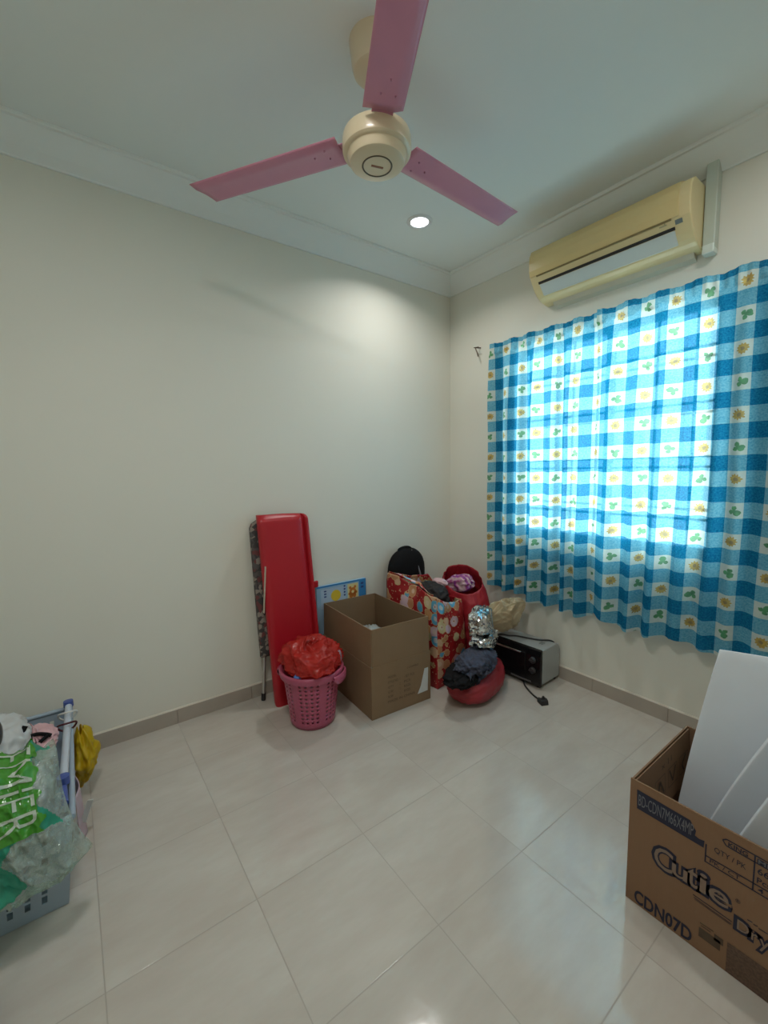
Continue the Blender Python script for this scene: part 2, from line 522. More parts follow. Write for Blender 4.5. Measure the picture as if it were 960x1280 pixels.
m.box((fx0, W1, WZ0), (fx1, W1+ft, WZ1)); m.box((fx0, W0-ft, WZ0), (fx1, W0, WZ1))
m.box((fx0, W1+ft, WZ0), (fx1, W0-ft, WZ0+ft)); m.box((fx0, W1+ft, WZ1-ft), (fx1, W0-ft, WZ1))
for yy in (-.893, -1.20):
    m.box((fx0, yy-.019, WZ0+ft), (fx1, yy+.019, WZ1-ft))
build('window_frame', m, M_frame, win)
m = MB(); m.box((.062, W1+ft, WZ0+ft), (.067, W0-ft, WZ1-ft)); build('glass_pane', m, M_glass, win)
m = MB()
for zz in (1.07, 1.12, 1.33, 1.38, 1.59, 1.64, 1.85, 1.90):
    m.box((.022, W1, zz-.006), (.034, W0, zz+.006))
for yy in (-.70, -1.0, -1.45, -1.62):
    m.box((.024, yy-.005, WZ0), (.036, yy+.005, WZ1))
build('window_grille', m, M_grille, win)
m = MB(); m.obox((.03, -1.225, 1.40), (.012, 0, 0), (0, .02, 0), (0, 0, .045)); build('window_handle', m, M_grille, win, bevel=.006)

# ------------------------------------------------------------------ curtains
def fold(y):
    """depth of the folds along the rail"""
    e = 1.0
    if y < -1.62: e = .55
    ph = 2*PI*(-y)/.118 + 1.1*math.sin(-y*7.3) + .7*math.sin(-y*17.1+1)
    return e*(math.sin(ph)*.72 + .28*math.sin(ph*.5+1.3)), e
def make_curtain(name, ya, yb, u0, label, hem, dx=0.):
    root = thing(name, label, 'curtain', (-.075, (ya+yb)/2, 2.16), 0, 'pair of blue checked curtains')
    N = 340; zt, ztape = 2.172, 2.098
    ys = [ya + (yb-ya)*i/N for i in range(N+1)]
    us = [u0]
    for i in range(N):
        f0 = fold(ys[i])[0]*.0180; f1 = fold(ys[i+1])[0]*.0180
        us.append(us[-1] + math.hypot(ys[i+1]-ys[i], f1-f0))
    def pos(i, z):
        y = ys[i]; f, e = fold(y)
        t = min(1, max(0, (ztape - z)/.35))
        amp = .007 + .023*t + .010*max(0, (1.2-z)/1.2)
        if z > ztape: amp = .010
        ww = .006*noise.noise(V((y*9, z*2.2, 3.1)))*(.3+t)
        x = -.066 + dx + f*amp*(1 if z <= ztape else -.5) + ww - .006*max(0, (1.3-z))
        if z > ztape:
            x += .004*math.sin(us[i]*150)
        lean = .012*noise.noise(V((y*4, z*1.3, 8.8)))*t
        return V((min(x, -.022), y + lean - .012*(ya > -.9)*(2.1-z)*math.exp(-(ya-y)*8), z))
    rows = 70
    def body(u, w):
        i = int(round(u*N)); y = ys[i]
        zb = hem(y) + .007*fold(y)[0]
        return pos(i, ztape + (zb-ztape)*w)
    mb = MB(); mb.grid(body, N, rows, 0, lambda u, w: (us[int(round(u*N))], 10.0188 + ztape + (hem(ys[int(round(u*N))])-ztape)*w))
    build('curtain_panel', mb, M_curtain, root, smooth=True)
    mb = MB()
    def head(u, w):
        i = int(round(u*N)); return pos(i, ztape + (zt + .006*math.sin(us[i]*37) - ztape)*w + (.0005 if w else 0))
    mb.grid(head, N, 6, 0, lambda u, w: (us[int(round(u*N))], 10.0188 + ztape + (zt-ztape)*w))
    build('heading_ruffle', mb, M_curtain, root, smooth=True)
    return us[-1]
def hemL(y):
    return .512 - .045*min(1, max(0, (-y-.5)/.42)) + .012*math.sin(-y*21)
def hemR(y):
    return .470 + .012*math.sin(-y*16+.6) + .02*max(0, 1-abs(y+1.235)/.12)
make_curtain('curtain', -.437, -1.196, .020, 'left blue and white checked curtain panel, nearer the room corner, flower and leaf print', hemL)
make_curtain('curtain', -1.188, -2.11, .040, 'right blue and white checked curtain panel, above the foam sheets, flower and leaf print', hemR, -.020)
M_steel = pr('dull_steel', (.42, .40, .36), .35, .8)
root = thing('curtain_rod', 'thin metal curtain rail hidden behind the gathered curtain heading', 'curtain rod', (-.04, -1.28, 2.11))
m = MB(); m.tube([(-.030, -.445, 2.122), (-.030, -2.15, 2.122)], .006, 10); build('rod', m, M_steel, root, smooth=True, angle=40)
for yy in (-.50, -1.25, -2.10):
    m = MB(); m.box((-.036, yy-.008, 2.110), (.0, yy+.008, 2.116)); m.box((-.004, yy-.012, 2.09), (0, yy+.012, 2.15)); build('bracket', m, M_steel, root)
# bare hook left on the wall beside the curtain
m = MB(); m.tube([(.0, -.303, 2.196), (-.045, -.296, 2.192), (-.050, -.300, 2.184), (-.043, -.312, 2.150), (-.040, -.316, 2.128)], .0042, 8)
m.tube([(-.043, -.28, 2.196), (-.047, -.325, 2.190)], .0035, 8)
tag(build('curtain_hook', m, pr('dark_hook_metal', (.16, .13, .10), .4, .7), smooth=True), 'small bare metal hook fixed in the wall just left of the curtain top', 'hook')

# ------------------------------------------------------------------ air conditioner
M_ac = pr('yellowed_white_plastic', (.74, .62, .34), .32, var=.06, vscale=3)
M_ac2 = pr('yellowed_panel_plastic', (.70, .56, .27), .28, var=.08, vscale=2.5)
M_flap = pr('pale_grey_louver', (.60, .66, .64), .4)
M_dark = pr('dark_gap', (.02, .02, .02), .6)
YL, YR = -.835, -1.638
ac = thing('air_conditioner', 'yellowed split air conditioner mounted high on the wall above the curtain', 'air conditioner', (0, (YL+YR)/2, 2.33))
def acfn(a, b, t): return (a, t, b)
body = [(0, 2.592), (-.150, 2.592), (-.182, 2.575), (-.197, 2.545), (-.202, 2.510), (-.199, 2.465), (-.190, 2.432), (-.172, 2.404),
        (-.150, 2.374), (-.125, 2.350), (-.105, 2.336), (-.085, 2.327), (-.06, 2.320), (-.03, 2.315), (0, 2.312)]
m = MB(); m.prism(body, YL, YR, acfn)
build('housing', m, M_ac, ac, bevel=.006, bseg=2)
fp = [(-.150, 2.588), (-.150, 2.596), (-.185, 2.580), (-.2015, 2.547), (-.2065, 2.511), (-.2035, 2.466), (-.1955, 2.436), (-.190, 2.436), (-.197, 2.467), (-.200, 2.51), (-.194, 2.545), (-.180, 2.572)]
m = MB(); m.prism(fp, YL-.002, YR+.045, acfn); build('front_panel', m, M_ac2, ac, bevel=.002)
m = MB(); m.prism([(-.194, 2.4365), (-.1985, 2.4345), (-.1935, 2.4295), (-.186, 2.4295)], YL-.045, YR+.075, acfn); build('panel_seam', m, pr('seam_shadow_line', (.22, .16, .06), .6), ac)
m = MB(); m.prism([(-.160, 2.400), (-.1745, 2.404), (-.168, 2.3935), (-.154, 2.392)], YL-.045, YR+.066, acfn); build('air_slot', m, M_dark, ac)
m = MB(); m.prism([(-.160, 2.390), (-.167, 2.391), (-.121, 2.340), (-.113, 2.342)], YL-.048, YR+.068, acfn); build('louver_flap', m, M_flap, ac, bevel=.002)
m = MB(); m.prism([(-.186, 2.424), (-.189, 2.424), (-.178, 2.409), (-.175, 2.409)], YR+.062, YR+.034, acfn); build('display_window', m, pr('grey_display', (.16, .20, .20), .2), ac)
m = MB()
m.prism([(-.186, 2.4225), (-.1872, 2.4225), (-.1838, 2.418), (-.183, 2.418)], YR+.125, YR+.095, acfn)
m.prism([(-.190, 2.428), (-.1915, 2.428), (-.184, 2.418), (-.183, 2.418)], YR+.104, YR+.1, acfn)
build('emblem', m, pr('faded_emblem_ink', (.42, .36, .20), .4), ac)
m = MB(); m.box((-.006, YR+.03, 2.296), (0, YL-.05, 2.335)); m.prism([(0, 2.318), (-.045, 2.318), (-.03, 2.296), (0, 2.285)], YL-.06, YR+.03, acfn)
build('base_cover', m, pr('cream_base_plastic', (.62, .58, .46), .5), ac)
# pipe trunking beside it
tk = thing('pipe_trunking', 'pale vertical pipe trunking on the wall at the right end of the air conditioner', 'pipe cover', (0, -1.668, 2.30))
M_trunk = pr('pale_green_pvc', (.52, .58, .51), .4, var=.03)
m = MB(); m.box((-.050, -1.688, 2.31), (0, -1.641, 2.737)); build('trunking_cover', m, M_trunk, tk, bevel=.004)
m = MB(); m.box((-.054, -1.687, 2.288), (0, -1.641, 2.328)); build('end_cap', m, pr('white_green_cap', (.66, .74, .68), .35), tk, bevel=.005, label='paler end cap')

# ------------------------------------------------------------------ ceiling fan
M_cream = pr('cream_fan_enamel', (.70, .585, .40), .28, var=.03, coat=.3)
M_pink = pr('pink_fan_blade_paint', (.60, .245, .345), .30, var=.10, vscale=10, spec=.5)
FX, FY, FZ = -1.516, -1.150, 2.437
fan = thing('ceiling_fan', 'three-bladed pink ceiling fan with a cream motor hanging from the ceiling', 'ceiling fan', (FX, FY, FZ))
m = MB(); m.lathe([(.030, ZC-.098), (.060, ZC-.098), (.074, ZC-.09), (.079, ZC-.075), (.088, ZC-.002), (.088, ZC)], (FX, FY, 0), 48, cap0=True)
build('ceiling_cup', m, M_cream, fan, smooth=True, angle=35)
m = MB(); m.lathe([(.013, 2.48), (.013, ZC-.09)], (FX, FY, 0), 20); build('down_rod', m, M_cream, fan, smooth=True)
m = MB(); m.lathe([(.02, 2.478), (.075, 2.476), (.104, 2.470), (.1145, 2.461), (.1175, 2.449), (.1175, 2.418), (.1155, 2.410), (.110, 2.405), (.102, 2.403), (.099, 2.399),
                   (.0975, 2.388), (.092, 2.379), (.081, 2.374), (.056, 2.3705), (.052, 2.3700)], (FX, FY, 0), 64, cap0=True)
m.lathe([(.052, 2.3700), (.0, 2.3690)], (FX, FY, 0), 64)
mot = build('motor_housing', m, M_cream, fan, smooth=True, angle=30)
m = MB(); m.lathe([(.0465, 2.3700), (.0485, 2.3678), (.0510, 2.3678), (.0525, 2.3700)], (FX, FY, 0), 48); build('badge_ring', m, pr('dark_badge_ring', (.10, .08, .05), .4), mot, smooth=True)
m = MB(); ca, sa = math.cos(-.30), math.sin(-.30)
m.obox((FX, FY, 2.3684), (.021*ca, .021*sa, 0), (-.0035*sa, .0035*ca, 0), (0, 0, .0012)); build('emblem', m, pr('red_brown_emblem', (.30, .13, .08), .4), mot)
def blade(ang):
    """flat pressed blade with one bent edge and a slanted tip"""
    M = Matrix.Translation((FX, FY, FZ)) @ Matrix.Rotation(ang, 4, 'Z') @ Matrix.Rotation(math.radians(-5), 4, 'X')
    nx, ny = 24, 14
    r0, r1 = .128, .775
    def S(u, w):
        yw = .064 - .128*w                       # across: w=0 is the bent edge
        x1 = r1 - .014 - .024*w - .004*math.sin(w*PI)
        x = r0 + (x1-r0)*u
        z = 0.
        b = .030
        if yw > .064 - b: z = (yw - (.064 - b))*.42
        z += .004*math.sin(w*PI)
        k = 1 - .06*u
        # rounded corners at the tip
        du = (x1 - x)
        for edge, sgn in ((0, -1), (1, 1)):
            pass
        return M @ V((x, yw*k, z + .010))
    mb = MB(); mb.grid(S, nx, ny)
    b = build('blade', mb, M_pink, fan, smooth=True, solid=.0022)
    mb = MB()
    def Bk(x0, x1, y0, y1, z0, z1):
        p = [V((x, y, z)) for z in (z0, z1) for y in (y0, y1) for x in (x0, x1)]
        mb.add([M @ q for q in p], [(0, 2, 3, 1), (4, 5, 7, 6), (0, 1, 5, 4), (2, 6, 7, 3), (0, 4, 6, 2), (1, 3, 7, 5)])
    Bk(.085, .25, -.034, .034, .0145, .018)
    for xx, yy in ((.185, -.015), (.185, .03), (.235, .008)):
        c = M @ V((xx, yy, .0105)); mb.lathe([(.0, -.0025), (.0028, -.002), (.0032, .004)], c, 10)
    build('blade_bracket', mb, pr('dark_pink_bracket', (.46, .18, .26), .4), b)
for a in (122.8, 2.4, 242.3): blade(math.radians(a))

# ------------------------------------------------------------------ recessed ceiling lamps: one real, two added out of frame for brightness
M_emit, ntx, outx = new_mat('lamp_diffuser_glow'); q = NT(ntx)
em = q.n('ShaderNodeEmission'); em.inputs[0].default_value = (.93, .95, 1, 1); em.inputs[1].default_value = 9.0; q.link(em.outputs[0], outx.inputs[0])
M_rim = pr('white_lamp_trim', (.70, .72, .72), .35)
def downlight(x, y, power, label, spread=170, size=.10):
    t = thing('downlight', label, 'ceiling lamp', (x, y, ZC), 0, 'recessed ceiling lamps')
    k = size/.10; m = MB(); m.lathe([(.050*k, ZC-.003), (.050*k+.004, ZC-.008), (.050*k+.02, ZC-.006), (.050*k+.024, ZC)], (x, y, 0), 40); build('trim_ring', m, M_rim, t, smooth=True)
    m = MB(); m.lathe([(.0, ZC-.0045), (.050*k+.001, ZC-.003)], (x, y, 0), 40); build('diffuser', m, M_emit, t, smooth=True)
    ld = bpy.data.lights.new('downlight_beam', 'AREA'); ld.shape = 'DISK'; ld.size = size; ld.energy = power; ld.color = (1.0, .98, .945); ld.spread = math.radians(spread)
    lo = bpy.data.objects.new('downlight_beam', ld); COL.objects.link(lo); lo.location = (x, y, ZC-.012)
LAMPS = [(-.715, -.462, 5.2, 'small round lit ceiling lamp near the corner, under the right fan blade', 140),
         (-2.36, -1.75, 12.0, 'added wide fill lamp on the ceiling above the camera, out of frame', 172, .36),  # unseen, added to brighten the room; widened to blur the blade shadow
         (-.715, -2.15, 4.5, 'added small round fill lamp on the ceiling above the foam carton, out of frame')]  # second added lamp out of view, lifts the overall light level
for a in LAMPS: downlight(*a)

# ------------------------------------------------------------------ ironing board and red panel against the left wall
def tiltface(x0, x1, z0, z1, yb, yt):
    """leaning plane helper: height fraction -> y"""
    return lambda z: yb + (yt-yb)*(z/1.09)
ib = thing('ironing_board', 'dark patterned ironing board standing behind the tall red panel, one silver leg showing', 'ironing board', (-1.46, -.06, 0))
def mottled():
    m, nt, out = new_mat('dark_mottled_cover'); q = NT(nt); co = q.obj()
    vo = q.n('ShaderNodeTexVoronoi'); q.link(co, vo.inputs['Vector']); vo.inputs['Scale'].default_value = 45
    r = q.n('ShaderNodeValToRGB'); q.link(q.sep(vo.outputs['Color'])[0], r.inputs[0]); e = r.color_ramp; e.interpolation = 'CONSTANT'
    e.elements[0].color = (.055, .05, .05, 1); e.elements[1].position = .75; e.elements[1].color = (.30, .26, .22, 1)
    for p_, c_ in ((.35, (.10, .09, .085)), (.6, (.16, .05, .05))): x = e.elements.new(p_); x.color = (*c_, 1)
    b = q.n('ShaderNodeBsdfPrincipled'); q.link(r.outputs[0], b.inputs['Base Color']); b.inputs['Roughness'].default_value = .8; q.link(b.outputs[0], out.inputs[0])
    return m
m = MB()
def ibd(u, w):
    z = .27 + .80*w
    half = .165*(1 if w < .93 else math.sqrt(max(0, 1-((w-.93)/.09)**2)))
    return (-1.452 - .015*(w) + (u-.5)*2*half, -.082 + .052*w, z)
m.grid(ibd, 12, 30); build('board_cover', m, mottled(), ib, smooth=True, solid=.028)
M_legm = pr('silver_leg_tube', (.55, .55, .53), .3, .8)
for xs in (0, 1):
    m = MB(); p0 = V((-1.606 + .30*xs, -.066, .022)); p1 = V((-1.575 + .24*xs, -.055, .40)); m.tube([p0, p1], .0095, 12); lg = build('leg', m, M_legm, ib, smooth=True, angle=40)
    m = MB(); d = (p1-p0).normalized(); m.tube([p0 - d*.021, p0 + d*.02], .0125, 12); build('foot_cap', m, M_dark, lg, smooth=True, angle=40)

M_redp = pr('glossy_red_plastic', (.42, .010, .020), .34, var=.12, vscale=3, bump=.04, bscale=10, bdist=.01)
rp = thing('red_board', 'tall glossy red plastic board leaning on the wall behind the pink laundry basket', 'board', (-1.42, -.15, 0))
# cross-section through the width (local a = across, d = towards the room), lofted up the lean
sec = [(-.150, -.022), (-.153, .000), (-.148, .014), (-.136, .021), (-.110, .022), (-.06, .0205), (0, .020), (.06, .0205), (.098, .022), (.108, .016), (.112, .004), (.120, .003), (.124, .022), (.132, .029), (.141, .026), (.145, .010), (.143, -.022)]
def pan(k, w):
    a, d = sec[k]
    z = 1.093*w
    xm = -1.4225 - .031*w
    top = max(0, (w-.962)/.038); bot = max(0, (.02-w)/.02)
    rr = 1 - .07*top**2.2 - .02*bot
    d2 = d - .028*top**2
    xx = xm + a*rr*(1.02)
    return V((xx, -.180 + .088*w - d2, z*(1 - (.006*top*(a/.15)**2)) + (.0045*(a*-1)/.15 if w > .99 else 0)))
ns = len(sec); ws = [0, .006, .02] + [.02 + .93*i/26 for i in range(1, 27)] + [.962, .972, .982, .99, .996, 1.0]
vs = [pan(k, w) for w in ws for k in range(ns)]
fs = [(j*ns+k, j*ns+(k+1) % ns, (j+1)*ns+(k+1) % ns, (j+1)*ns+k) for j in range(len(ws)-1) for k in range(ns)]
fs += [tuple(range(ns)), tuple((len(ws)-1)*ns+k for k in range(ns))]
m = MB(); m.add(vs, fs); build('panel_body', m, M_redp, rp, smooth=True, angle=50)
m = MB(); m.box((-1.295, -.135, .630), (-1.258, -.118, .672)); build('side_tab', m, M_redp, rp, bevel=.008)
m = MB(); m.obox((-1.597, -.134, .675), (.0012, 0, 0), (0, .0085, 0), (.006, -.012, .135)); build('label_strip', m, pr('cream_label_strip', (.58, .52, .42), .5, var=.1, vscale=60), rp, label='cream paper strip on the left edge')

# ------------------------------------------------------------------ pink laundry basket
M_pb = pr('pink_basket_plastic', (.42, .085, .155), .36, var=.05)
BX, BY = -1.462, -.415
pb = thing('laundry_basket', 'round pink plastic laundry basket with pierced sides, holding a red plastic bag', 'basket', (BX, BY, 0))
def brad(z): return .117 + .036*(z/.30)**1.1
def BS(u, w):
    z = .012 + .275*w; a = 2*PI*u + .15
    return (BX + brad(z)*math.cos(a), BY + brad(z)*math.sin(a), z)
def bhole(i, j): return 1 <= j <= 10 and (i % 5) != 1
m = MB(); m.perforated(BS, 30, 12, bhole, .42, .46, wrap=True)
m.lathe([(0, .004), (.100, .002), (.112, .004), (.1165, .012)], (BX, BY, 0), 30)
build('basket_body', m, M_pb, pb, smooth=True, solid=.003, angle=50)
m = MB(); m.lathe([(.150, .284), (.158, .268), (.1665, .268), (.1700, .282), (.1715, .296), (.168, .303), (.160, .304), (.153, .298), (.150, .284)], (BX, BY, 0), 72)
build('basket_rim', m, M_pb, pb, smooth=True, angle=60)
for aa in (-.95, 2.19):
    m = MB()
    def grip(u, w, aa=aa):
        a = aa + (u-.5)*.80; t = 1-abs(2*u-1)**4
        th = 2*PI*w; rr = .174 + .007*t; 
        return (BX + (rr + .0075*math.cos(th))*math.cos(a), BY + (rr + .0075*math.cos(th))*math.sin(a), .276 - .012*t + (.012+.014*t)*math.sin(th))
    m.grid(grip, 20, 12); build('handle', m, M_pb, pb, smooth=True)

M_redfilm = film('thin_red_plastic', (.62, .045, .035), .24, .45, .08, .35)
m = MB(); m.blob((BX, BY, .133), (.095, .095, .112), .08, 2.2, 14, 5, 2.8)
tag(build('white_laundry', m, pr('white_laundry_cloth', (.62, .56, .52), .9, var=.3, vscale=30), smooth=True), 'white laundry inside the pink basket, showing through its holes under the red bag', 'clothing')
m = MB()
def bagfn(q_, d):
    # side lobes and a waist where the film bunches
    k = 1 + .10*math.sin(3*math.atan2(d.y, d.x) + 1.0)*(1-abs(d.z))
    return (q_.x*k, q_.y*k, q_.z*(1.0 - .12*d.x) if q_.z > 0 else q_.z*.30)
m.blob((BX+.004, BY-.004, .320), (.133, .135, .108), .21, 1.7, 4, 6, 2.3, None, True, None, 0, bagfn, 6)
for i_, p_ in enumerate(m.v):
    r_ = math.hypot(p_.x-BX, p_.y-BY); lim = .143 if p_.z > .285 else .143 - (.285-p_.z)*.14
    if p_.z < .318 and r_ > lim: m.v[i_] = V((BX + (p_.x-BX)*lim/r_, BY + (p_.y-BY)*lim/r_, p_.z))
    if p_.z < .262: m.v[i_].z = .262
rb = tag(build('plastic_bag', m, M_redfilm, smooth=True), 'crumpled thin red plastic carrier bag filling the pink basket', 'plastic bag')
m = MB()   # knotted handle loop on top
pth = [V((BX-.012 + .055*math.cos(t), BY-.045 + .02*math.sin(t), .405 + .062*math.sin(t))) for t in [PI*k/14 for k in range(15)]]
def hl(u, w):
    i = min(13, int(u*14)); f = u*14-i; p_ = pth[i]*(1-f) + pth[min(14, i+1)]*f
    return p_ + V((0, -.012 + .026*w, -.018*math.sin(w*PI)*0 + .006*math.sin(u*19+w*3)))
m.grid(hl, 28, 4); build('bag_handle', m, M_redfilm, rb, smooth=True, solid=.002)
m = MB(); m.blob((BX+.112, BY-.093, .345), (.016, .014, .036), .25, 1.6, 9, 4, 2.); 
tag(build('plastic_wrapper', m, film('lilac_film', (.52, .36, .44), .2, .3, .1), smooth=True), 'small lilac plastic wrapper at the right edge inside the pink basket', 'wrapper')
m = MB(); m.blob((BX-.118, BY-.082, .302), (.018, .016, .014), .15, 1.4, 2, 3, 2.)
tag(build('plastic_scrap', m, pr('bright_blue_plastic', (.10, .22, .62), .3), smooth=True), 'small bright blue plastic piece at the left rim of the pink basket', 'plastic piece')

# ------------------------------------------------------------------ brown carton
FL, FR, BR, BL = V((-1.223, -.632, 0)), V((-.822, -.655, 0)), V((-.79, -.068, 0)), V((-1.192, -.045, 0))
cx = thing('cardboard_box', 'open brown cardboard carton with raised flaps and faded print beside the pink basket', 'box', (-1.0, -.35, 0))
HC, HT, TW = .291, .497, .005
def wallquad(mb, A, B, z0, z1, inA=0, inB=0, t=TW, mi=0, lean=0, sA=0, sB=0):
    """upright board between A and B, thickness inwards, optional lean of its top"""
    d = (B-A).normalized(); n = V((-d.y, d.x, 0))
    a0, b0 = A + d*inA, B - d*inB
    a1, b1 = A + d*(inA+sA) + n*lean, B - d*(inB+sB) + n*lean
    z = V((0, 0, 1))
    p = [a0+z*z0, b0+z*z0, b1+z*z1, a1+z*z1]
    p2 = [x + n*t for x in p]
    mb.add(p+p2, [(0, 1, 2, 3), (7, 6, 5, 4), (0, 4, 5, 1), (1, 5, 6, 2), (2, 6, 7, 3), (3, 7, 4, 0)], mi)
m = MB()
m.add([p + V((0, 0, .001)) for p in (FL, FR, BR, BL)] + [p + V((0, 0, .006)) for p in (FL, FR, BR, BL)], [(0, 1, 2, 3), (4, 5, 6, 7), (0, 1, 5, 4), (1, 2, 6, 5), (2, 3, 7, 6), (3, 0, 4, 7)])
for A, B in ((FL, FR), (FR, BR), (BR, BL), (BL, FL)): wallquad(m, A, B, .0064, HC, 0, TW+.0004)
build('carton_body', m, M_card, cx)
for A, B, ln, zz in ((FL, FR, .002, HT), (FR, BR, .004, .494), (BR, BL, .002, .495), (BL, FL, .003, .497)):
    m = MB(); d_ = (B-A).normalized(); n_ = V((-d_.y, d_.x, 0))*.0035; wallquad(m, A+n_, B+n_, HC+.004, zz, .009, .006, TW, 0, ln, .001, .004); wallquad(m, A+n_, B+n_, HC-.012, HC+.005, .012, .012, .003); build('flap', m, M_card, cx)
ft_d = (FR-FL).normalized(); ft_n = V((ft_d.y, -ft_d.x, 0))
def FF(s0, z0): return lambda a, b: FL + ft_d*(s0+a) + ft_n*.0008 + V((0, 0, z0+b))
m = MB()
rows = [(.205, 'ITEM', .052, 'I 2 COM BO', .095), (.176, 'STYLE NO', .083, ': SET PCS', .070), (.148, "Q'TY", .045, 'PCS', .042), (.121, 'G.W', .042, 'KGS', .042), (.094, 'N.W', .042, 'KGS', .042)]
m2 = MB()
for z, a, wa, b, wb in rows[1:]:
    m.text(a, FF(.105, z), wa*.8, .014); m2.text(b, FF(.213, z+.004), wb, .014)
    m.text(':', FF(.182, z+.002), .004, .011)
m.text('MODEL', FF(.105, .205), .055, .013); m3 = MB(); m3.text('( COMBO', FF(.234, .224), .079, .014)
m.text('MADE IN CHINA', FF(.103, .066), .185, .014)
build('printed_lettering', m2, M_inkfaint, cx); build('printed_lettering', m3, M_inkfaint, cx)
build('printed_lettering', m, M_inkfaint, cx)
m = MB()
tri = [(.357, .196), (.384, .196), (.380, .058), (.306, .056), (.330, .10)]
m.add([FL + ft_d*a + ft_n*.0012 + V((0, 0, b)) for a, b in tri], [tuple(range(5))])
build('torn_label', m, M_label_w, cx, label='torn white paper label')
m = MB(); m.blob((-1.080, -.445, .315), (.085, .105, .090), .22, 2.6, 5, 5, 2.6)
tag(build('clear_plastic_bag', m, film('milky_clear_film', (.50, .52, .50), .15, .25, .25), smooth=True), 'crumpled clear plastic bag inside the open brown carton', 'plastic bag')
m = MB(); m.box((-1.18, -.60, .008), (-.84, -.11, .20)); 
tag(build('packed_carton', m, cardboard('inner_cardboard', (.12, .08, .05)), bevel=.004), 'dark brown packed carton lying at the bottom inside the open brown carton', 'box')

# ------------------------------------------------------------------ picture box behind the carton
pb2 = thing('picture_box', 'flat pale blue picture box with yellow sun and orange bear behind the brown carton', 'box', (-1.04, -.02, 0))
m = MB(); m.box((-1.225, -.036, 0), (-.848, -.012, .602)); build('box_body', m, pr('pale_blue_card', (.30, .47, .62), .45), pb2, bevel=.002)
m = MB()
def PF(a, b, d=.0367): return V((a, -d, b))
def panel(x0, z0, x1, z1, mi, d=.0367): m.add([PF(x0, z0, d), PF(x1, z0, d), PF(x1, z1, d), PF(x0, z1, d)], [(0, 1, 2, 3)], mi)
def disc(x, z, r, mi, d, sx=1., n=24): m.add([PF(x + r*sx*math.cos(2*PI*k/n), z + r*math.sin(2*PI*k/n), d) for k in range(n)], [tuple(range(n))], mi)
panel(-1.225, .590, -.848, .602, 1); panel(-.905, .30, -.848, .590, 1); panel(-.995, .44, -.912, .582, 2)
panel(-1.195, .45, -1.008, .578, 4)
disc(-1.085, .525, .037, 3, .0372)
for x, z, r in ((-.955, .530, .026), (-.975, .556, .010), (-.937, .558, .010), (-.968, .498, .014), (-.942, .500, .014), (-.980, .515, .010), (-.930, .52, .010)): disc(x, z, r, 5, .0374)
disc(-.955, .527, .010, 2, .0378)
for z in (.56, .542, .524): m.add([PF(-1.172, z, .0374), PF(-1.155, z, .0374), PF(-1.155, z+.009, .0374), PF(-1.172, z+.009, .0374)], [(0, 1, 2, 3)], 6)
for z in (.570, .55, .53, .51): m.add([PF(-1.025, z, .0374), PF(-1.012, z, .0374), PF(-1.012, z+.012, .0374), PF(-1.025, z+.012, .0374)], [(0, 1, 2, 3)], 6)
for z in (.565, .54): m.add([PF(-.890, z, .0374), PF(-.868, z, .0374), PF(-.868, z+.014, .0374), PF(-.890, z+.014, .0374)], [(0, 1, 2, 3)], 6)
build('printed_picture', m, [M_ink, pr('strong_blue_print', (.04, .22, .50), .45), pr('cream_yellow_print', (.70, .60, .28), .45), pr('sun_yellow_print', (.72, .50, .04), .45), pr('ice_blue_print', (.40, .52, .66), .45), pr('orange_bear_print', (.55, .17, .03), .45), pr('dark_blue_print', (.03, .06, .22), .5)], pb2)

# ------------------------------------------------------------------ black backpack in the corner
M_black = pr('black_nylon', (.006, .006, .007), .8, bump=.1, bscale=200, spec=.2)
bk = thing('backpack', 'black rounded backpack standing behind the red printed bag against the wall', 'backpack', (-.55, -.15, 0))
m = MB()
m.blob((-.520, -.078, .612), (.158, .070, .165), .02, 2.2, 3, 5, 2.15, .002, True, None, 0, lambda q_, d: (q_.x*(1 if d.z > 0 else 1-.0*d.z), q_.y, q_.z if d.z > 0 else q_.z*3.7))
build('pack_body', m, M_black, bk, smooth=True)
m = MB(); m.tube([(-.520 + .06*math.cos(t)*1.0 - .02, -.085, .767 + .022*math.sin(t)) for t in [PI*k/10 for k in range(11)]], .006, 8); build('carry_loop', m, M_black, bk, smooth=True)
m = MB(); m.tube([(-.497 + .062*k/8, -.085 - .068*math.sin(.30 + 1.1*k/8), .762 - .24*(k/8)**1.2) for k in range(9)], .0065, 8); build('zip', m, pr('grey_zip', (.30, .29, .30), .4, .4), bk, smooth=True, label='grey zip line')

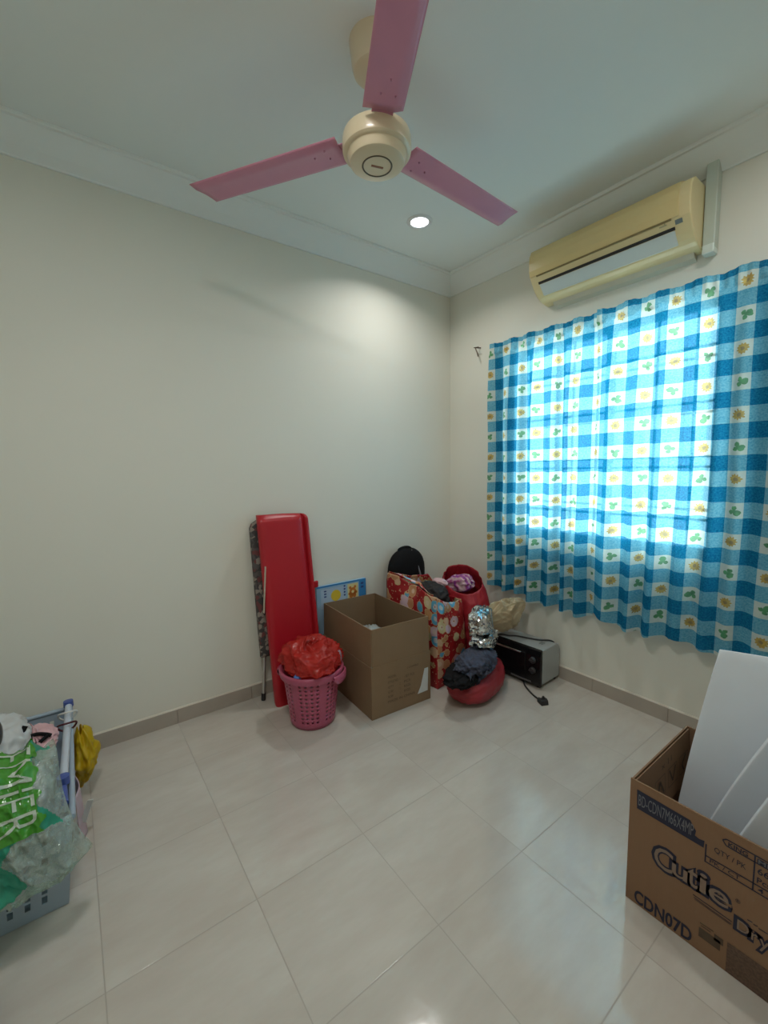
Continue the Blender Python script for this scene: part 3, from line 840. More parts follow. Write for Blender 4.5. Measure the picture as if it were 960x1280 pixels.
# ------------------------------------------------------------------ big red printed bag
rg = thing('shopping_bag', 'large red woven bag printed with rounded figures, standing open right of the brown carton', 'bag', (-.60, -.35, 0))
cor = [V((-.718, -.608, 0)), V((-.428, -.568, 0)), V((-.425, -.20, 0)), V((-.772, -.145, 0))]
htop = [.565, .500, .60, .655]
def perim(u):
    u = (u % 1)*4; i = int(u) % 4; f = u-int(u)
    A, B = cor[i], cor[(i+1) % 4]
    # soften corners
    p = A.lerp(B, f)
    return p, i, f
plen = [(cor[(i+1) % 4]-cor[i]).length for i in range(4)]
def puv(u):
    u4 = u*4; i = min(3, int(u4)); return sum(plen[:i]) + plen[i]*(u4-i)
cen = sum(cor, V((0, 0, 0)))/4
def bagS(u, w):
    p, i, f = perim(u)
    h = htop[i]*(1-f) + htop[(i+1) % 4]*f
    h += -.030*math.sin(f*PI)*(1 if i in (0, 1) else .5) + .012*noise.noise(V((u*17, 2, 1)))
    out = (p-cen); out.normalize()
    bul = .016*math.sin(w*PI*.9)*(math.sin(f*PI)) + .016*noise.noise(V((u*11, w*4, 5)))*w + .008*noise.noise(V((u*31, w*9, 2)))*w
    shrink = -.03*w*w
    # gusset fold on the short sides
    if i in (1, 3): bul -= .03*(1-abs(2*f-1))*w
    z = h*w
    q = p + out*(bul+shrink) + V((0, 0, z))
    q.x = max(q.x, -.784) if q.z < .50 else q.x
    return q
m = MB(); m.grid(bagS, 160, 60, 0, lambda u, w: (puv(u)*1.0, w*.58))
m.add([c + V((0, 0, .002)) for c in cor], [(0, 1, 2, 3)])
build('bag_body', m, M_floral, rg, smooth=True, solid=.002)
m = MB()   # front flap folded inward/outward at the mouth
def flap(u, w):
    A = bagS(.755 + .23*u, 1.0); 
    inn = (cen - V((A.x, A.y, 0))); inn.z = 0; inn.normalize()
    return A + inn*(.035*w*(math.sin(u*PI)**.6)) + V((0, 0, .012 + .022*math.sin(w*2.2)*math.sin(u*PI) - .02*w))
m.grid(flap, 40, 8, 0, lambda u, w: (u*.5+.1, w*.1+.13)); build('mouth_flap', m, M_floral, rg, smooth=True, solid=.002)
m = MB(); m.blob((-.575, -.395, .500), (.072, .120, .085), .16, 2.0, 8, 5, 2.4)
tag(build('black_jacket', m, pr('black_cloth', (.016, .013, .014), .8), smooth=True), 'black cloth bundle stuffed in the mouth of the red printed bag', 'clothing')
m = MB(); m.blob((-.500, -.400, .588), (.030, .055, .022), .2, 1.6, 6, 4)
tag(build('white_scarf', m, pr('pale_pink_cloth', (.60, .40, .42), .8), smooth=True), 'pale pink and white cloth on top of the black bundle in the red printed bag', 'cloth')

# ------------------------------------------------------------------ dark red bag in the corner behind
M_red2 = pr('dark_red_mesh_cloth', (.34, .012, .022), .55, var=.25, vscale=30, bump=.2, bscale=90)
r2 = thing('red_bag', 'dark red cloth bag in the corner behind the silver foil packages', 'bag', (-.27, -.40, 0))
m = MB()
def r2S(u, w):
    a = 2*PI*u; ca, sa = math.cos(a), math.sin(a)
    prof = .80 + .34*math.sin(PI*min(1, w*.93))**.8 - .16*w
    rx, ry = .125*prof, .205*prof
    # mouth faces the camera and the ceiling: rim is low on the (-x,-y) side
    hz = .575 + .085*(ca*.75 + sa*.45)
    nz = noise.noise(V((ca*2.2, sa*2.2, w*3)))*.10 + (1-2.2*abs(noise.noise(V((ca*4, sa*4, w*7+3)))))*.05
    return (-.262 + rx*ca*(1+nz) - .03*w, -.395 + ry*sa*(1+nz) - .015*w, .004 + hz*w)
m.grid(r2S, 90, 50, wrap=True); m.add([r2S(k/90, 0) for k in range(90)], [tuple(range(90))])
build('bag_body', m, M_red2, r2, smooth=True, solid=.002)
def streaky():
    mm, nt, out = new_mat('purple_pink_streaks'); q = NT(nt); co = q.obj()
    wv = q.n('ShaderNodeTexWave'); q.link(co, wv.inputs['Vector']); wv.inputs['Scale'].default_value = 9; wv.inputs['Distortion'].default_value = 6; wv.inputs['Detail'].default_value = 2
    r = q.n('ShaderNodeValToRGB'); q.link(wv.outputs['Fac'], r.inputs[0]); e = r.color_ramp
    e.elements[0].color = (.22, .04, .26, 1); e.elements[1].color = (.60, .42, .44, 1)
    x = e.elements.new(.45); x.color = (.42, .10, .24, 1); x = e.elements.new(.7); x.color = (.50, .26, .40, 1)
    b = q.n('ShaderNodeBsdfPrincipled'); q.link(r.outputs[0], b.inputs['Base Color']); b.inputs['Roughness'].default_value = .35; q.link(b.outputs[0], out.inputs[0]); return mm
m = MB(); m.blob((-.310, -.395, .545), (.052, .095, .050), .22, 1.5, 15, 5, 2.6, None, True, Matrix.Rotation(-.25, 3, 'X'), 0, None, 3)
tag(build('purple_cloth', m, streaky(), smooth=True), 'purple and pink cloth spilling from the dark red bag beside the red printed bag', 'cloth')


# ------------------------------------------------------------------ silver foil packages
def foil_mat():
    m, nt, out = new_mat('crinkled_silver_foil'); q = NT(nt); co = q.obj()
    vo = q.n('ShaderNodeTexVoronoi'); q.link(co, vo.inputs['Vector']); vo.inputs['Scale'].default_value = 13; vo.feature = 'F1'
    b = q.n('ShaderNodeBsdfPrincipled'); b.inputs['Base Color'].default_value = (.70, .72, .73, 1); b.inputs['Metallic'].default_value = 1; b.inputs['Roughness'].default_value = .16
    q.link(q.bump(vo.outputs['Distance'], .5, .02), b.inputs['Normal']); q.link(b.outputs[0], out.inputs[0])
    return m
M_foil = foil_mat()
# ------------------------------------------------------------------ beige bag on the oven's back corner
M_beige = pr('beige_paper_cloth', (.50, .40, .25), .7, var=.12, vscale=14)
m = MB()
def bei(u, w):
    # a crumpled paper bag lying slanted: closed corner towards the foil, crushed mouth towards the wall
    a = u*2*PI; ca, sa = math.cos(a), math.sin(a)
    ax = V((-.345, -.670, .322)).lerp(V((-.115, -.770, .462)), w)
    s1 = V((-.50, -.20, .70)).normalized(); s2 = V((.30, -.90, -.15)).normalized()
    r = (.35 + .65*math.sin(PI*min(.5, w*.9))) * (1 - .72*max(0, w-.45)**1.3/.46)
    cr = (1-2.4*abs(noise.noise(V((ca*1.7, sa*1.7, w*3.2+9)))))*.22 + (1-2.2*abs(noise.noise(V((ca*3.6, sa*3.6, w*8+4)))))*.13
    ri = .05*math.sin(a*4+w*9)*w
    return ax + (s1*ca*.125 + s2*sa*.060)*r*(1+cr+ri)
m.grid(bei, 96, 60, wrap=True)
m.add([bei(k/96, 0) for k in range(96)], [tuple(range(96))])
tag(build('beige_bag', m, M_beige, smooth=True, angle=16, solid=.003), 'crumpled beige paper bag behind the oven, between the red bag and the wall', 'bag')

# ------------------------------------------------------------------ red pouch, black garment, navy garment
M_pouch = pr('red_pouch_fabric', (.30, .022, .032), .5, var=.15, vscale=8, bump=.08, bscale=30)
m = MB(); m.blob((-.560, -.775, .088), (.216, .130, .094), .055, 1.6, 31, 5, 2.5, .001, True, Matrix.Rotation(.25, 3, 'Z'), 0, lambda q_, d: (q_.x, q_.y, q_.z*(1+.26*d.x) if q_.z > 0 else q_.z))
tag(build('red_pouch', m, M_pouch, smooth=True), 'dark red soft pouch on the floor under the navy and black clothes', 'pouch')
m = MB()
def cloth_heap(c, rad, seed, freq, rz, amp, p=2.3):
    mb = MB(); mb.blob(c, rad, amp, freq, seed, 5, p, None, True, Matrix.Rotation(rz, 3, 'Z'), 0, None, 3); return mb
m_p = m; m = conform(cloth_heap((-.700, -.805, .176), (.150, .080, .040), 41, 2.2, .35, .18), [m_p]); m_b = m
tag(build('black_garment', m, M_black, smooth=True), 'black folded garment under the navy clothing on the red pouch', 'clothing')
def folds():
    mm, nt, out = new_mat('navy_knit'); q = NT(nt); co = q.obj()
    mp = q.n('ShaderNodeMapping'); q.link(co, mp.inputs[0]); mp.inputs['Rotation'].default_value = (.4, .5, .6)
    wv = q.n('ShaderNodeTexWave'); q.link(mp.outputs[0], wv.inputs['Vector']); wv.inputs['Scale'].default_value = 11; wv.inputs['Distortion'].default_value = 5; wv.inputs['Detail'].default_value = 2
    b = q.n('ShaderNodeBsdfPrincipled'); b.inputs['Base Color'].default_value = (.050, .056, .088, 1); b.inputs['Roughness'].default_value = .9
    q.link(q.bump(wv.outputs['Fac'], .6, .015), b.inputs['Normal']); q.link(b.outputs[0], out.inputs[0]); return mm
m = conform(cloth_heap((-.618, -.825, .224), (.138, .080, .050), 47, 2.0, .30, .24), [m_p, m_b]); m_n = m
tag(build('navy_garment', m, folds(), smooth=True), 'navy blue-grey crumpled clothing heaped on top of the red pouch', 'clothing')

m = MB(); m.blob((-.468, -.752, .300), (.108, .058, .050), .19, 1.7, 27, 4, 3.6, None, True, Matrix.Rotation(.4, 3, 'Z'), 0, None, 5)
conform(m, [m_p, m_b, m_n], .016)
tag(build('foil_package', m, M_foil), 'crinkled silver foil package, lower one of two, resting behind the navy clothing', 'package', 'crinkled silver foil packages')
m_f2 = m; m = MB(); m.blob((-.480, -.735, .412), (.092, .055, .072), .15, 1.6, 21, 4, 4.5, None, True, Matrix.Rotation(.5, 3, 'Z'), 0, None, 5)
conform(m, [m_f2], .016)
tag(build('foil_package', m, M_foil), 'crinkled silver foil package, upper one of two, below the dark red bag', 'package', 'crinkled silver foil packages')

# ------------------------------------------------------------------ toaster oven
ov = thing('toaster_oven', 'silver grey toaster oven with black glass front on the floor by the window wall', 'oven', (-.125, -.83, 0))
M_ovg = pr('silver_grey_sheet', (.36, .385, .38), .45, .2, var=.04)
M_ovb = pr('gloss_black_front', (.007, .007, .008), .16, spec=.3)
ang = .045
OM = Matrix.Translation((-.239, -.998, 0)) @ Matrix.Rotation(ang, 4, 'Z')   # local: +y along the front to the left, +x to the wall
def ob(mb, a, b, mi=0): mb.box(a, b, mi, OM)
m = MB()
pro = [(.012, .022), (.222, .022), (.222, .200), (.205, .232), (.185, .240), (.030, .240), (.012, .236)]
m.prism(pro, .004, .352, lambda a, b, t: OM @ V((a, t, b))); build('oven_shell', m, M_ovg, ov, bevel=.006)
m = MB()
prf = [(.012, .015), (-.004, .020), (-.012, .045), (-.013, .13), (-.009, .205), (0, .240), (.012, .247)]
m.prism(prf, -.002, .358, lambda a, b, t: OM @ V((a, t, b))); build('front_fascia', m, M_ovb, ov, bevel=.004)
m = MB(); ob(m, (-.0175, .098, .050), (-.010, .345, .205)); dr = build('glass_door', m, M_ovb, ov, bevel=.003)
m = MB(); m.tube([OM @ V((-.030, y, .208)) for y in (.12, .33)], .006, 10); m.tube([OM @ V((-.030, .13, .208)), OM @ V((-.012, .13, .205))], .005, 8); m.tube([OM @ V((-.030, .32, .208)), OM @ V((-.012, .32, .205))], .005, 8)
build('door_handle', m, pr('chrome_handle', (.70, .70, .70), .15, 1.0), dr, smooth=True, angle=40)
for z in (.178, .115):
    m = MB(); c = OM @ V((-.014, .046, z))
    Rm = Matrix.Translation(c) @ Matrix.Rotation(ang, 4, 'Z') @ Matrix.Rotation(-PI/2, 4, 'Y')
    k0 = MB(); k0.lathe([(.020, 0), (.019, .012), (.016, .016), (0, .016)], (0, 0, 0), 24)
    m.add([Rm @ p_ for p_ in k0.v], k0.f); m.box((-.003, -.018, .012), (.003, .018, .021), 0, Rm)
    build('knob', m, pr('dark_knob', (.035, .035, .037), .3), ov, smooth=True, angle=35)
m = MB(); ob(m, (-.0135, .06, .030), (-.0110, .20, .041)); build('printed_strip', m, pr('grey_print_strip', (.10, .10, .10), .5), ov)
for xx, yy in ((.03, .03), (.20, .03), (.03, .33), (.20, .33)):
    m = MB(); m.lathe([(.012, 0), (.014, .022)], OM @ V((xx, yy, 0)), 14, cap0=True); build('foot', m, M_dark, ov, smooth=True, angle=40)
m = MB(); ob(m, (.10, .055, .2395), (.135, .080, .2425)); build('rating_sticker', m, pr('dull_sticker', (.16, .18, .17), .5), ov)
# power cord: out of the back, over the top, down to the floor and the plug
cp = [(.0-.030, -1.03+.09, .16), (-.035, -.955, .225), (-.06, -.94, .247), (-.10, -.90, .2475), (-.135, -.83, .2475), (-.16, -.765, .2475), (-.195, -.73, .2475), (-.225, -.690, .251), (-.268, -.668, .235), (-.276, -.664, .17), (-.274, -.664, .08), (-.258, -.680, .012), (-.215, -.76, .006), (-.222, -.85, .006), (-.275, -.915, .0055), (-.318, -.985, .0055), (-.338, -1.03, .006), (-.350, -1.065, .009)]
m = MB(); m.tube(smooth_path(cp), .0048, 8); cd = build('power_cord', m, M_dark, ov, smooth=True)
m = MB()
PM = Matrix.Translation((-.357, -1.088, .0)) @ Matrix.Rotation(1.15, 4, 'Z')
m.prism([(-.026, 0), (-.020, .024), (-.008, .030), (.012, .028), (.022, .022), (.022, .002), (.010, 0)], -.022, .022, lambda a, b, t: PM @ V((a, t, b)))
m.box((.022, -.003, .012), (.040, .003, .017), 0, PM); m.box((.022, -.014, .007), (.038, -.010, .012), 0, PM); m.box((.022, .010, .007), (.038, .014, .012), 0, PM)
m.lathe([(.0, .046), (.006, .045), (.008, .030)], PM @ V((-.004, 0, 0)), 10)
build('plug', m, M_dark, cd, bevel=.003)

# ------------------------------------------------------------------ large tan carton with lettering, right foreground
CXF, CXB, CY0, CY1, CH = -1.133, -.690, -1.883, -2.46, .392
cb = thing('large_carton', 'large open tan carton with navy lettering in the right foreground, foam sheets inside', 'box', (-.91, -2.17, 0))
A_, B_, C_, D_ = V((CXF, CY1, 0)), V((CXF, CY0, 0)), V((CXB, CY0, 0)), V((CXB, CY1, 0))
m = MB()
m.box((CXF, CY1, .001), (CXB, CY0, .006))
for P_, Q_ in ((B_, A_), (A_, D_), (D_, C_), (C_, B_)): wallquad(m, P_, Q_, .0064, CH + (.004 if P_ is B_ else 0), 0, TW+.0004)
build('carton_body', m, M_card2, cb)
m = MB(); m.add([V((CXF+.012, CY0-.008, .388)), V((CXB-.010, CY0-.008, .388)), V((CXB-.012, CY0-.020, .215)), V((CXF+.03, CY0-.022, .205)),
                 V((CXF+.012, CY0-.011, .388)), V((CXB-.010, CY0-.011, .388)), V((CXB-.012, CY0-.023, .215)), V((CXF+.03, CY0-.025, .205))],
                [(0, 1, 2, 3), (7, 6, 5, 4), (0, 1, 5, 4), (1, 2, 6, 5), (2, 3, 7, 6), (3, 0, 4, 7)])
build('inner_flap', m, M_card2, cb)
def CF(s0, z0, d=.0008, k=0.): return lambda a, b: V((CXF - d, CY0 - s0 - a - k*b, z0 + b))
def crect(s0, z0, s1, z1, mi, d=.0006): m.add([V((CXF-d, CY0-s0, z0)), V((CXF-d, CY0-s1, z0)), V((CXF-d, CY0-s1, z1)), V((CXF-d, CY0-s0, z1))], [(0, 1, 2, 3)], mi)
def cline(s0, z0, s1, z1, t=.0016, mi=0):
    dx, dz = s1-s0, z1-z0; L = math.hypot(dx, dz); ox, oz = -dz/L*t, dx/L*t
    m.add([V((CXF-.0008, CY0-s0-ox, z0+oz)), V((CXF-.0008, CY0-s1-ox, z1+oz)), V((CXF-.0008, CY0-s1+ox, z1-oz)), V((CXF-.0008, CY0-s0+ox, z0-oz))], [(0, 1, 2, 3)], mi)
PM_ = [M_ink, pr('pale_print_knockout', (.15, .15, .165), .7), M_inkfill, M_inkfaint, M_inkpatch]
m = MB()
# navy label with the code in pale letters, torn lower right
lab = [(.019, .371), (.156, .366), (.164, .352), (.170, .345), (.168, .330), (.178, .327), (.190, .330), (.189, .309), (.021, .311)]
m.add([V((CXF-.0006, CY0-a, b)) for a, b in lab], [tuple(range(len(lab)))], 0)
m.text('BD-CDN7M66X4MP', CF(.0245, .324, .0012), .140, .035, 1)
build('code_label', m, PM_, cb)
# table
m = MB()
cline(.236, .369, .50, .366); cline(.236, .351, .50, .348); cline(.194, .324, .194, .272); cline(.194, .291, .50, .297); cline(.194, .2735, .50, .2745); cline(.2935, .367, .2935, .274)
cline(.228, .362, .236, .369); cline(.228, .362, .236, .351)
m.text('KING', CF(.240, .353, .0012), .040, .012, 0, .02); m.text('QTY / PK', CF(.212, .313), .066, .017, 0, 0.); m.text('PK / CT', CF(.204, .278), .064, .011, 0, 0.)
crect(.298, .350, .34, .364, 0, .0007); m.text('ME', CF(.300, .352, .0012), .026, .011, 1, .01)
m.text('66', CF(.300, .324), .022, .017, 0, .01); m.text('Pcs', CF(.300, .300), .026, .015, 0, .01); m.text('4', CF(.303, .278), .011, .012, 0, .01)
build('size_table', m, PM_, cb)
m = MB()
# big two-tone brand lettering: dark outline, paler fill; each letter placed along a falling line
def letter(ch, s0, z0, w, h, sh=.0, o=.07):
    m.text(ch, CF(s0-.007, z0-.007, .0008, 0), w+.014, h+.014, 0, o, sh)
    m.text(ch, CF(s0+.001, z0+.001, .0014, 0), w-.002, h-.002, 2, .008, sh)
letter('C', .072, .170, .050, .066); letter('u', .118, .176, .040, .036); letter('t', .156, .176, .026, .056); letter('i', .184, .178, .018, .058); letter('e', .205, .176, .046, .040)
letter('D', .268, .142, .026, .030); letter('r', .297, .140, .014, .022); letter('y', .313, .126, .020, .034)
m.text('®', CF(.262, .214), .010, .010, 0)

for s0_, s1_, z_ in ((.288, .298, .186), (.300, .308, .184), (.310, .334, .182)): cline(s0_, z_, s1_, z_+.0015, .0012)
cline(.172, .156, .258, .152, .0012); cline(.174, .149, .258, .145, .0009); cline(.176, .145, .255, .1415, .0007)
build('brand_lettering', m, PM_, cb)
m = MB(); m.text('CDN07D', CF(.025, .006), .150, .044, 0, .025)
build('model_lettering', m, PM_, cb)
m = MB(); cline(.192, .088, .222, .089, .0014, 3); cline(.194, .081, .216, .082, .0014, 3); crect(.190, .046, .238, .074, 3); crect(.224, .066, .244, .085, 3)
build('small_print_block', m, PM_, cb)
m = MB(); crect(.252, .002, .50, .088, 4)
build('dark_print_panel', m, PM_, cb)
m = MB()   # handling symbols inside the folded flap
def IF(s0, z0): return lambda a, b: V((CXF + s0 + a, CY0-.0265 - .014*(1-(z0+b-.21)/.18)*0 - .012*(.388-(z0+b))/.175 + .012, z0+b))
def isq(x0, z0, w, h, t=.002):
    for (a, b, c, d) in ((0, 0, w, t), (0, h-t, w, h), (0, 0, t, h), (w-t, 0, w, h)):
        fn = IF(x0, z0); m.add([fn(a, b), fn(c, b), fn(c, d), fn(a, d)], [(0, 1, 2, 3)])
for k in range(3):
    x0 = .135 + .098*k; isq(x0, .262, .074, .064); fn = IF(x0, .262)
    pts = [[(.012, .006), (.037, .050), (.062, .006)], [(.012, .056), (.037, .012), (.062, .056)], [(.037, .006), (.020, .030), (.054, .058)]][k]
    for p_, q2 in zip(pts[:-1], pts[1:]):
        (a, b), (c, d) = p_, q2; L = math.hypot(c-a, d-b); ox, oz = -(d-b)/L*.004, (c-a)/L*.004
        m.add([fn(a+ox, b+oz), fn(c+ox, d+oz), fn(c-ox, d-oz), fn(a-ox, b-oz)], [(0, 1, 2, 3)])
m.text('x 11', IF(.185, .345), .08, .020)
build('handling_symbols', m, M_inkfaint, cb)

# foam sheets standing in the carton
M_foam = film('white_foam_sheet', (.80, .84, .88), .55, .20, 0, .03)
def sheet(label, S, th):
    mb = MB(); mb.grid(S, 24, 24)
    o = build('foam_sheet', mb, M_foam, smooth=True, solid=th, bevel=.002)
    return tag(o, label, 'foam sheet', 'white foam sheets in the carton')
def sh1(u, w):
    a = V((-.880, -1.906, .012)).lerp(V((-.765, -1.984, .735)), w); b = V((-.80, -2.40, .012)).lerp(V((-.715, -2.36, .752)), w)
    p = a.lerp(b, u); return p + V((.022*math.sin(u*PI), 0, 0)) + V((-.010*math.sin(w*PI), .006*math.sin(w*PI*1.0), 0))
def sh2(u, w):
    a = V((-.955, -1.965, .012)).lerp(V((-.890, -2.20, .70)), w); b = V((-.87, -2.44, .10)).lerp(V((-.80, -2.44, .78)), w)
    p = a.lerp(b, u); return p + V((.020*math.sin(u*PI), .018*math.sin(w*PI), 0))
def sh3(u, w):
    a = V((-1.06, -2.03, .012)).lerp(V((-.99, -2.235, .62)), w); b = V((-.95, -2.45, .05)).lerp(V((-.90, -2.45, .70)), w)
    p = a.lerp(b, u); return p + V((.015*math.sin(u*PI), .012*math.sin(w*PI), 0))
sheet('tall white foam sheet at the back of the large tan carton, upright left edge', sh1, .010)
sheet('white foam sheet in the middle of the large tan carton, slanted bumpy edge', sh2, .012)
sheet('greyish white foam sheet at the front of the large tan carton, lowest edge', sh3, .010)

# ------------------------------------------------------------------ pale blue laundry basket, left foreground
M_lb = pr('pale_blue_grey_plastic', (.33, .41, .49), .45, var=.05)
lb = thing('laundry_basket', 'rectangular pale blue-grey laundry basket by the wall at the left, overflowing with bags', 'basket', (-2.77, -.48, 0))
bx0, bx1, by0, by1 = -3.00, -2.532, -.846, -.145
HTB = .298; FLR = .030
def side(A, B, n):
    A, B, n = V(A), V(B), V(n)
    def S(u, w):
        t = (B-A).normalized(); e = FLR*w
        return A - t*e*1 + (B-A + t*2*e)*u + n*e + V((0, 0, .006 + (HTB-.006)*w))
    return S
def slot(nu, nv): return lambda i, j: j in (2, 3, 5, 6) and i > 0 and i < nu-1 and i % 1 == 0
sides = [((bx0, by0, 0), (bx1, by0, 0), (0, -1, 0), 12), ((bx1, by0, 0), (bx1, by1, 0), (1, 0, 0), 18), ((bx1, by1, 0), (bx0, by1, 0), (0, 1, 0), 12), ((bx0, by1, 0), (bx0, by0, 0), (-1, 0, 0), 18)]
m = MB()
for A, B, n, nu in sides: m.perforated(side(A, B, n), nu, 9, lambda i, j, nu=nu: j in (1, 2, 4, 5, 7) and 0 < i < nu-1, .34, .78, square=True)
m.box((bx0, by0, .003), (bx1, by1, .007))
build('basket_body', m, M_lb, lb, solid=.003)
m = MB(); e = FLR
rc = [(bx0-e, by0-e), (bx1+e, by0-e), (bx1+e, by1+e), (bx0-e, by1+e)]
for k in range(4):
    a, b = V((*rc[k], HTB)), V((*rc[(k+1) % 4], HTB)); m.tube([a, b], .009, 10)
build('basket_rim', m, M_lb, lb, smooth=True, angle=50)
# white rod with blue ends lying along the right rim
rd = thing('plastic_rod', 'white plastic rod with blue ends along the right rim of the pale blue basket', 'rod', (-2.51, -.4, .31))
P0, P1 = V((-2.508, -.135, .3215)), V((-2.523, -.710, .3215))
m = MB(); m.tube([P0, P1], .0125, 16); build('rod_shaft', m, pr('white_blue_plastic', (.52, .58, .66), .35), rd, smooth=True, angle=40)
M_bcap = pr('royal_blue_plastic', (.055, .095, .33), .35)
for P_ in (P0, P1):
    m = MB(); m.lathe([(0, .0205), (.018, .019), (.0185, -.006), (.013, -.012), (0, -.012)], P_ + V((0, 0, 0)), 20); build('end_cap', m, M_bcap, rd, smooth=True, angle=40, label='blue end cap')
m = MB(); m.tube([P1 + V((.000, -.03, -.004)), P1 + V((.004, -.11, -.008))], .010, 12); build('rod_tail', m, M_bcap, rd, smooth=True, angle=40, label='blue tail of the rod')
# hair ties around the rod
for dy, r, cc, nm, lbl in ((-.105, .034, (.70, .70, .68), 'hair_tie', 'white elastic hair tie looped around the top of the white rod'), (-.20, .033, (.085, .012, .02), 'hair_tie', 'maroon elastic hair tie around the white rod, below the white tie')):
    c = P0.lerp(P1, -dy/.57*1.0)
    m = MB(); m.tube([c + V((r*math.cos(t)*.95, -.02*math.sin(t) + .010*math.cos(2*t), .004 + r*.75*math.sin(t))) for t in [2*PI*k/28 for k in range(28)]], .0038, 8, closed=True)
    tag(build(nm, m, pr(nm+'_cord', cc, .7), smooth=True), lbl, 'hair tie')

# contents of the basket
m = MB(); m.blob((-2.766, -.495, .182), (.19, .285, .148), .06, 2, 51, 5, 3.2); m_h = m
tag(build('laundry_heap', m, pr('grey_white_laundry', (.40, .41, .41), .85), smooth=True), 'heap of grey and white laundry filling the pale blue basket under the bags', 'clothing')
m = MB(); m.blob((-2.712, -.560, .410), (.088, .12, .088), .22, 2.2, 55, 5, 2.4, None, True, None, 0, None, 5); conform(m, [m_h]); m_w = m
tag(build('white_plastic_bag', m, film('white_film', (.70, .72, .72), .3, .25, .05), smooth=True), 'crumpled white plastic bag on top of the pale blue basket, left of the pink garment', 'plastic bag')
gt = thing('pink_garment', 'pink garment with black straps lying in the far end of the pale blue basket', 'clothing', (-2.58, -.5, .4))
m = MB(); m.blob((-2.606, -.520, .392), (.060, .075, .038), .18, 2.2, 61, 5, 2.2); conform(m, [m_h, m_w], .014); build('garment_cloth', m, pr('pale_pink_cloth_print', (.58, .36, .38), .8, var=.35, vscale=22), gt, smooth=True)
def strap(pts, r=.0062):
    pts = [(x_-.016, y_, z_+.020) for x_, y_, z_ in pts]
    mb = MB(); mb.tube(smooth_path(pts, 6), r, 8); build('strap', mb, M_black, gt, smooth=True, label='black strap')
strap([(-2.635, -.58, .375), (-2.612, -.575, .412), (-2.580, -.565, .420), (-2.550, -.565, .410), (-2.535, -.57, .402)])
strap([(-2.625, -.60, .36), (-2.604, -.592, .396), (-2.585, -.59, .402), (-2.570, -.595, .384)])
strap([(-2.545, -.57, .405), (-2.565, -.585, .398), (-2.582, -.60, .385), (-2.596, -.605, .370)])
strap([(-2.645, -.60, .44), (-2.628, -.605, .455), (-2.622, -.60, .430), (-2.612, -.585, .415)], .008)
strap([(-2.600, -.575, .465), (-2.612, -.585, .445), (-2.622, -.59, .430), (-2.612, -.59, .40)], .008)
m = MB(); m.blob((-2.684, -.735, .562), (.030, .030, .048), .02, 1.4, 3, 4, 2.4); m.tube([(-2.69, -.735, .57), (-2.76, -.735, .56), (-2.84, -.70, .52)], [.016, .014, .012], 12)
tag(build('hair_brush', m, pr('dark_grey_plastic', (.045, .045, .05), .4), smooth=True), 'dark rounded plastic end at the left edge above the white plastic bag', 'brush')

# green printed plastic packaging bag draped over the near end
M_green = film('green_clear_film', (.045, .40, .26), .10, .35, .12, .3)
def clear_film():
    m, nt, out = new_mat('clear_grey_green_film'); q = NT(nt); co = q.obj()
    f, _ = q.noise(co, 26, 5, .6); g, _ = q.noise(co, 9, 3)
    bp = q.bump(f, .9, .02)
    gl = q.n('ShaderNodeBsdfGlossy'); gl.inputs['Roughness'].default_value = .06; q.link(bp, gl.inputs['Normal'])
    tr = q.n('ShaderNodeBsdfTransparent'); tr.inputs[0].default_value = (.84, .94, .88, 1)
    df = q.n('ShaderNodeBsdfDiffuse'); q.link(q.mix(g, (.30, .46, .38), (.60, .68, .63)), df.inputs[0]); q.link(bp, df.inputs['Normal'])
    m1 = q.n('ShaderNodeMixShader'); q.link(q.m('MULTIPLY_ADD', f, 1.1, -.12), m1.inputs[0]); q.link(tr.outputs[0], m1.inputs[1]); q.link(df.outputs[0], m1.inputs[2])
    m2 = q.n('ShaderNodeMixShader'); m2.inputs[0].default_value = .16; q.link(m1.outputs[0], m2.inputs[1]); q.link(gl.outputs[0], m2.inputs[2])
    q.link(m2.outputs[0], out.inputs[0]); return m
M_gclear = clear_film()
M_glabel = film('leaf_green_film', (.08, .34, .04), .12, .25, .0, .15)
M_wht = film('white_print_film', (.52, .60, .50), .25, .2, 0, .1)
gb = thing('packaging_bag', 'green and clear plastic packaging bag with white lettering draped over the left basket', 'plastic bag', (-2.62, -.85, .3))
# profile down the drape: from the top of the heap, over the rim, and down the near side
GP = [V((0, -.70, .470)), V((0, -.80, .500)), V((0, -.885, .490)), V((0, -.940, .440)), V((0, -.970, .375)), V((0, -.980, .305)), V((0, -.970, .245)), V((0, -.950, .205))]
GPs = smooth_path(GP, 8); NG = len(GPs)-1
def gS(u, w, off=0., wr=1.):
    f = w*NG; i = min(NG-1, int(f)); p = GPs[i].lerp(GPs[i+1], f-i); t = (GPs[i+1]-GPs[i]).normalized(); n = V((0, t.z, -t.y)).normalized()
    if n.y > 0: n = -n
    xr = -2.545 + .085*min(1, w*1.15)**1.4 + .006*math.sin(w*9) - .05*max(0, w-.85)/.15; xl = -3.0
    x = xr + (xl-xr)*u
    edge = min(1, u/.10)
    b = .035*math.sin(min(1, u/.9)*PI)**.5*math.sin(w*PI)**.4
    nz = ((1-2.2*abs(noise.noise(V((u*5.5, w*3.5, 1.7)))))*.024 + (1-2.2*abs(noise.noise(V((u*13, w*9, 7.7)))))*.010 + (1-2.2*abs(noise.noise(V((u*30, w*20, 2.2)))))*.004)*wr
    q = p + n*(b + nz*(.35+.65*edge) + off)
    drop = -.012*w*(1-edge) - .055*max(0, u-.12)*max(0, w-.6)
    return V((x, q.y + .030*(1-edge)**2, q.z + drop))
m = MB()
GN = 190
m.grid(lambda u, w: gS(u, w), GN, GN)
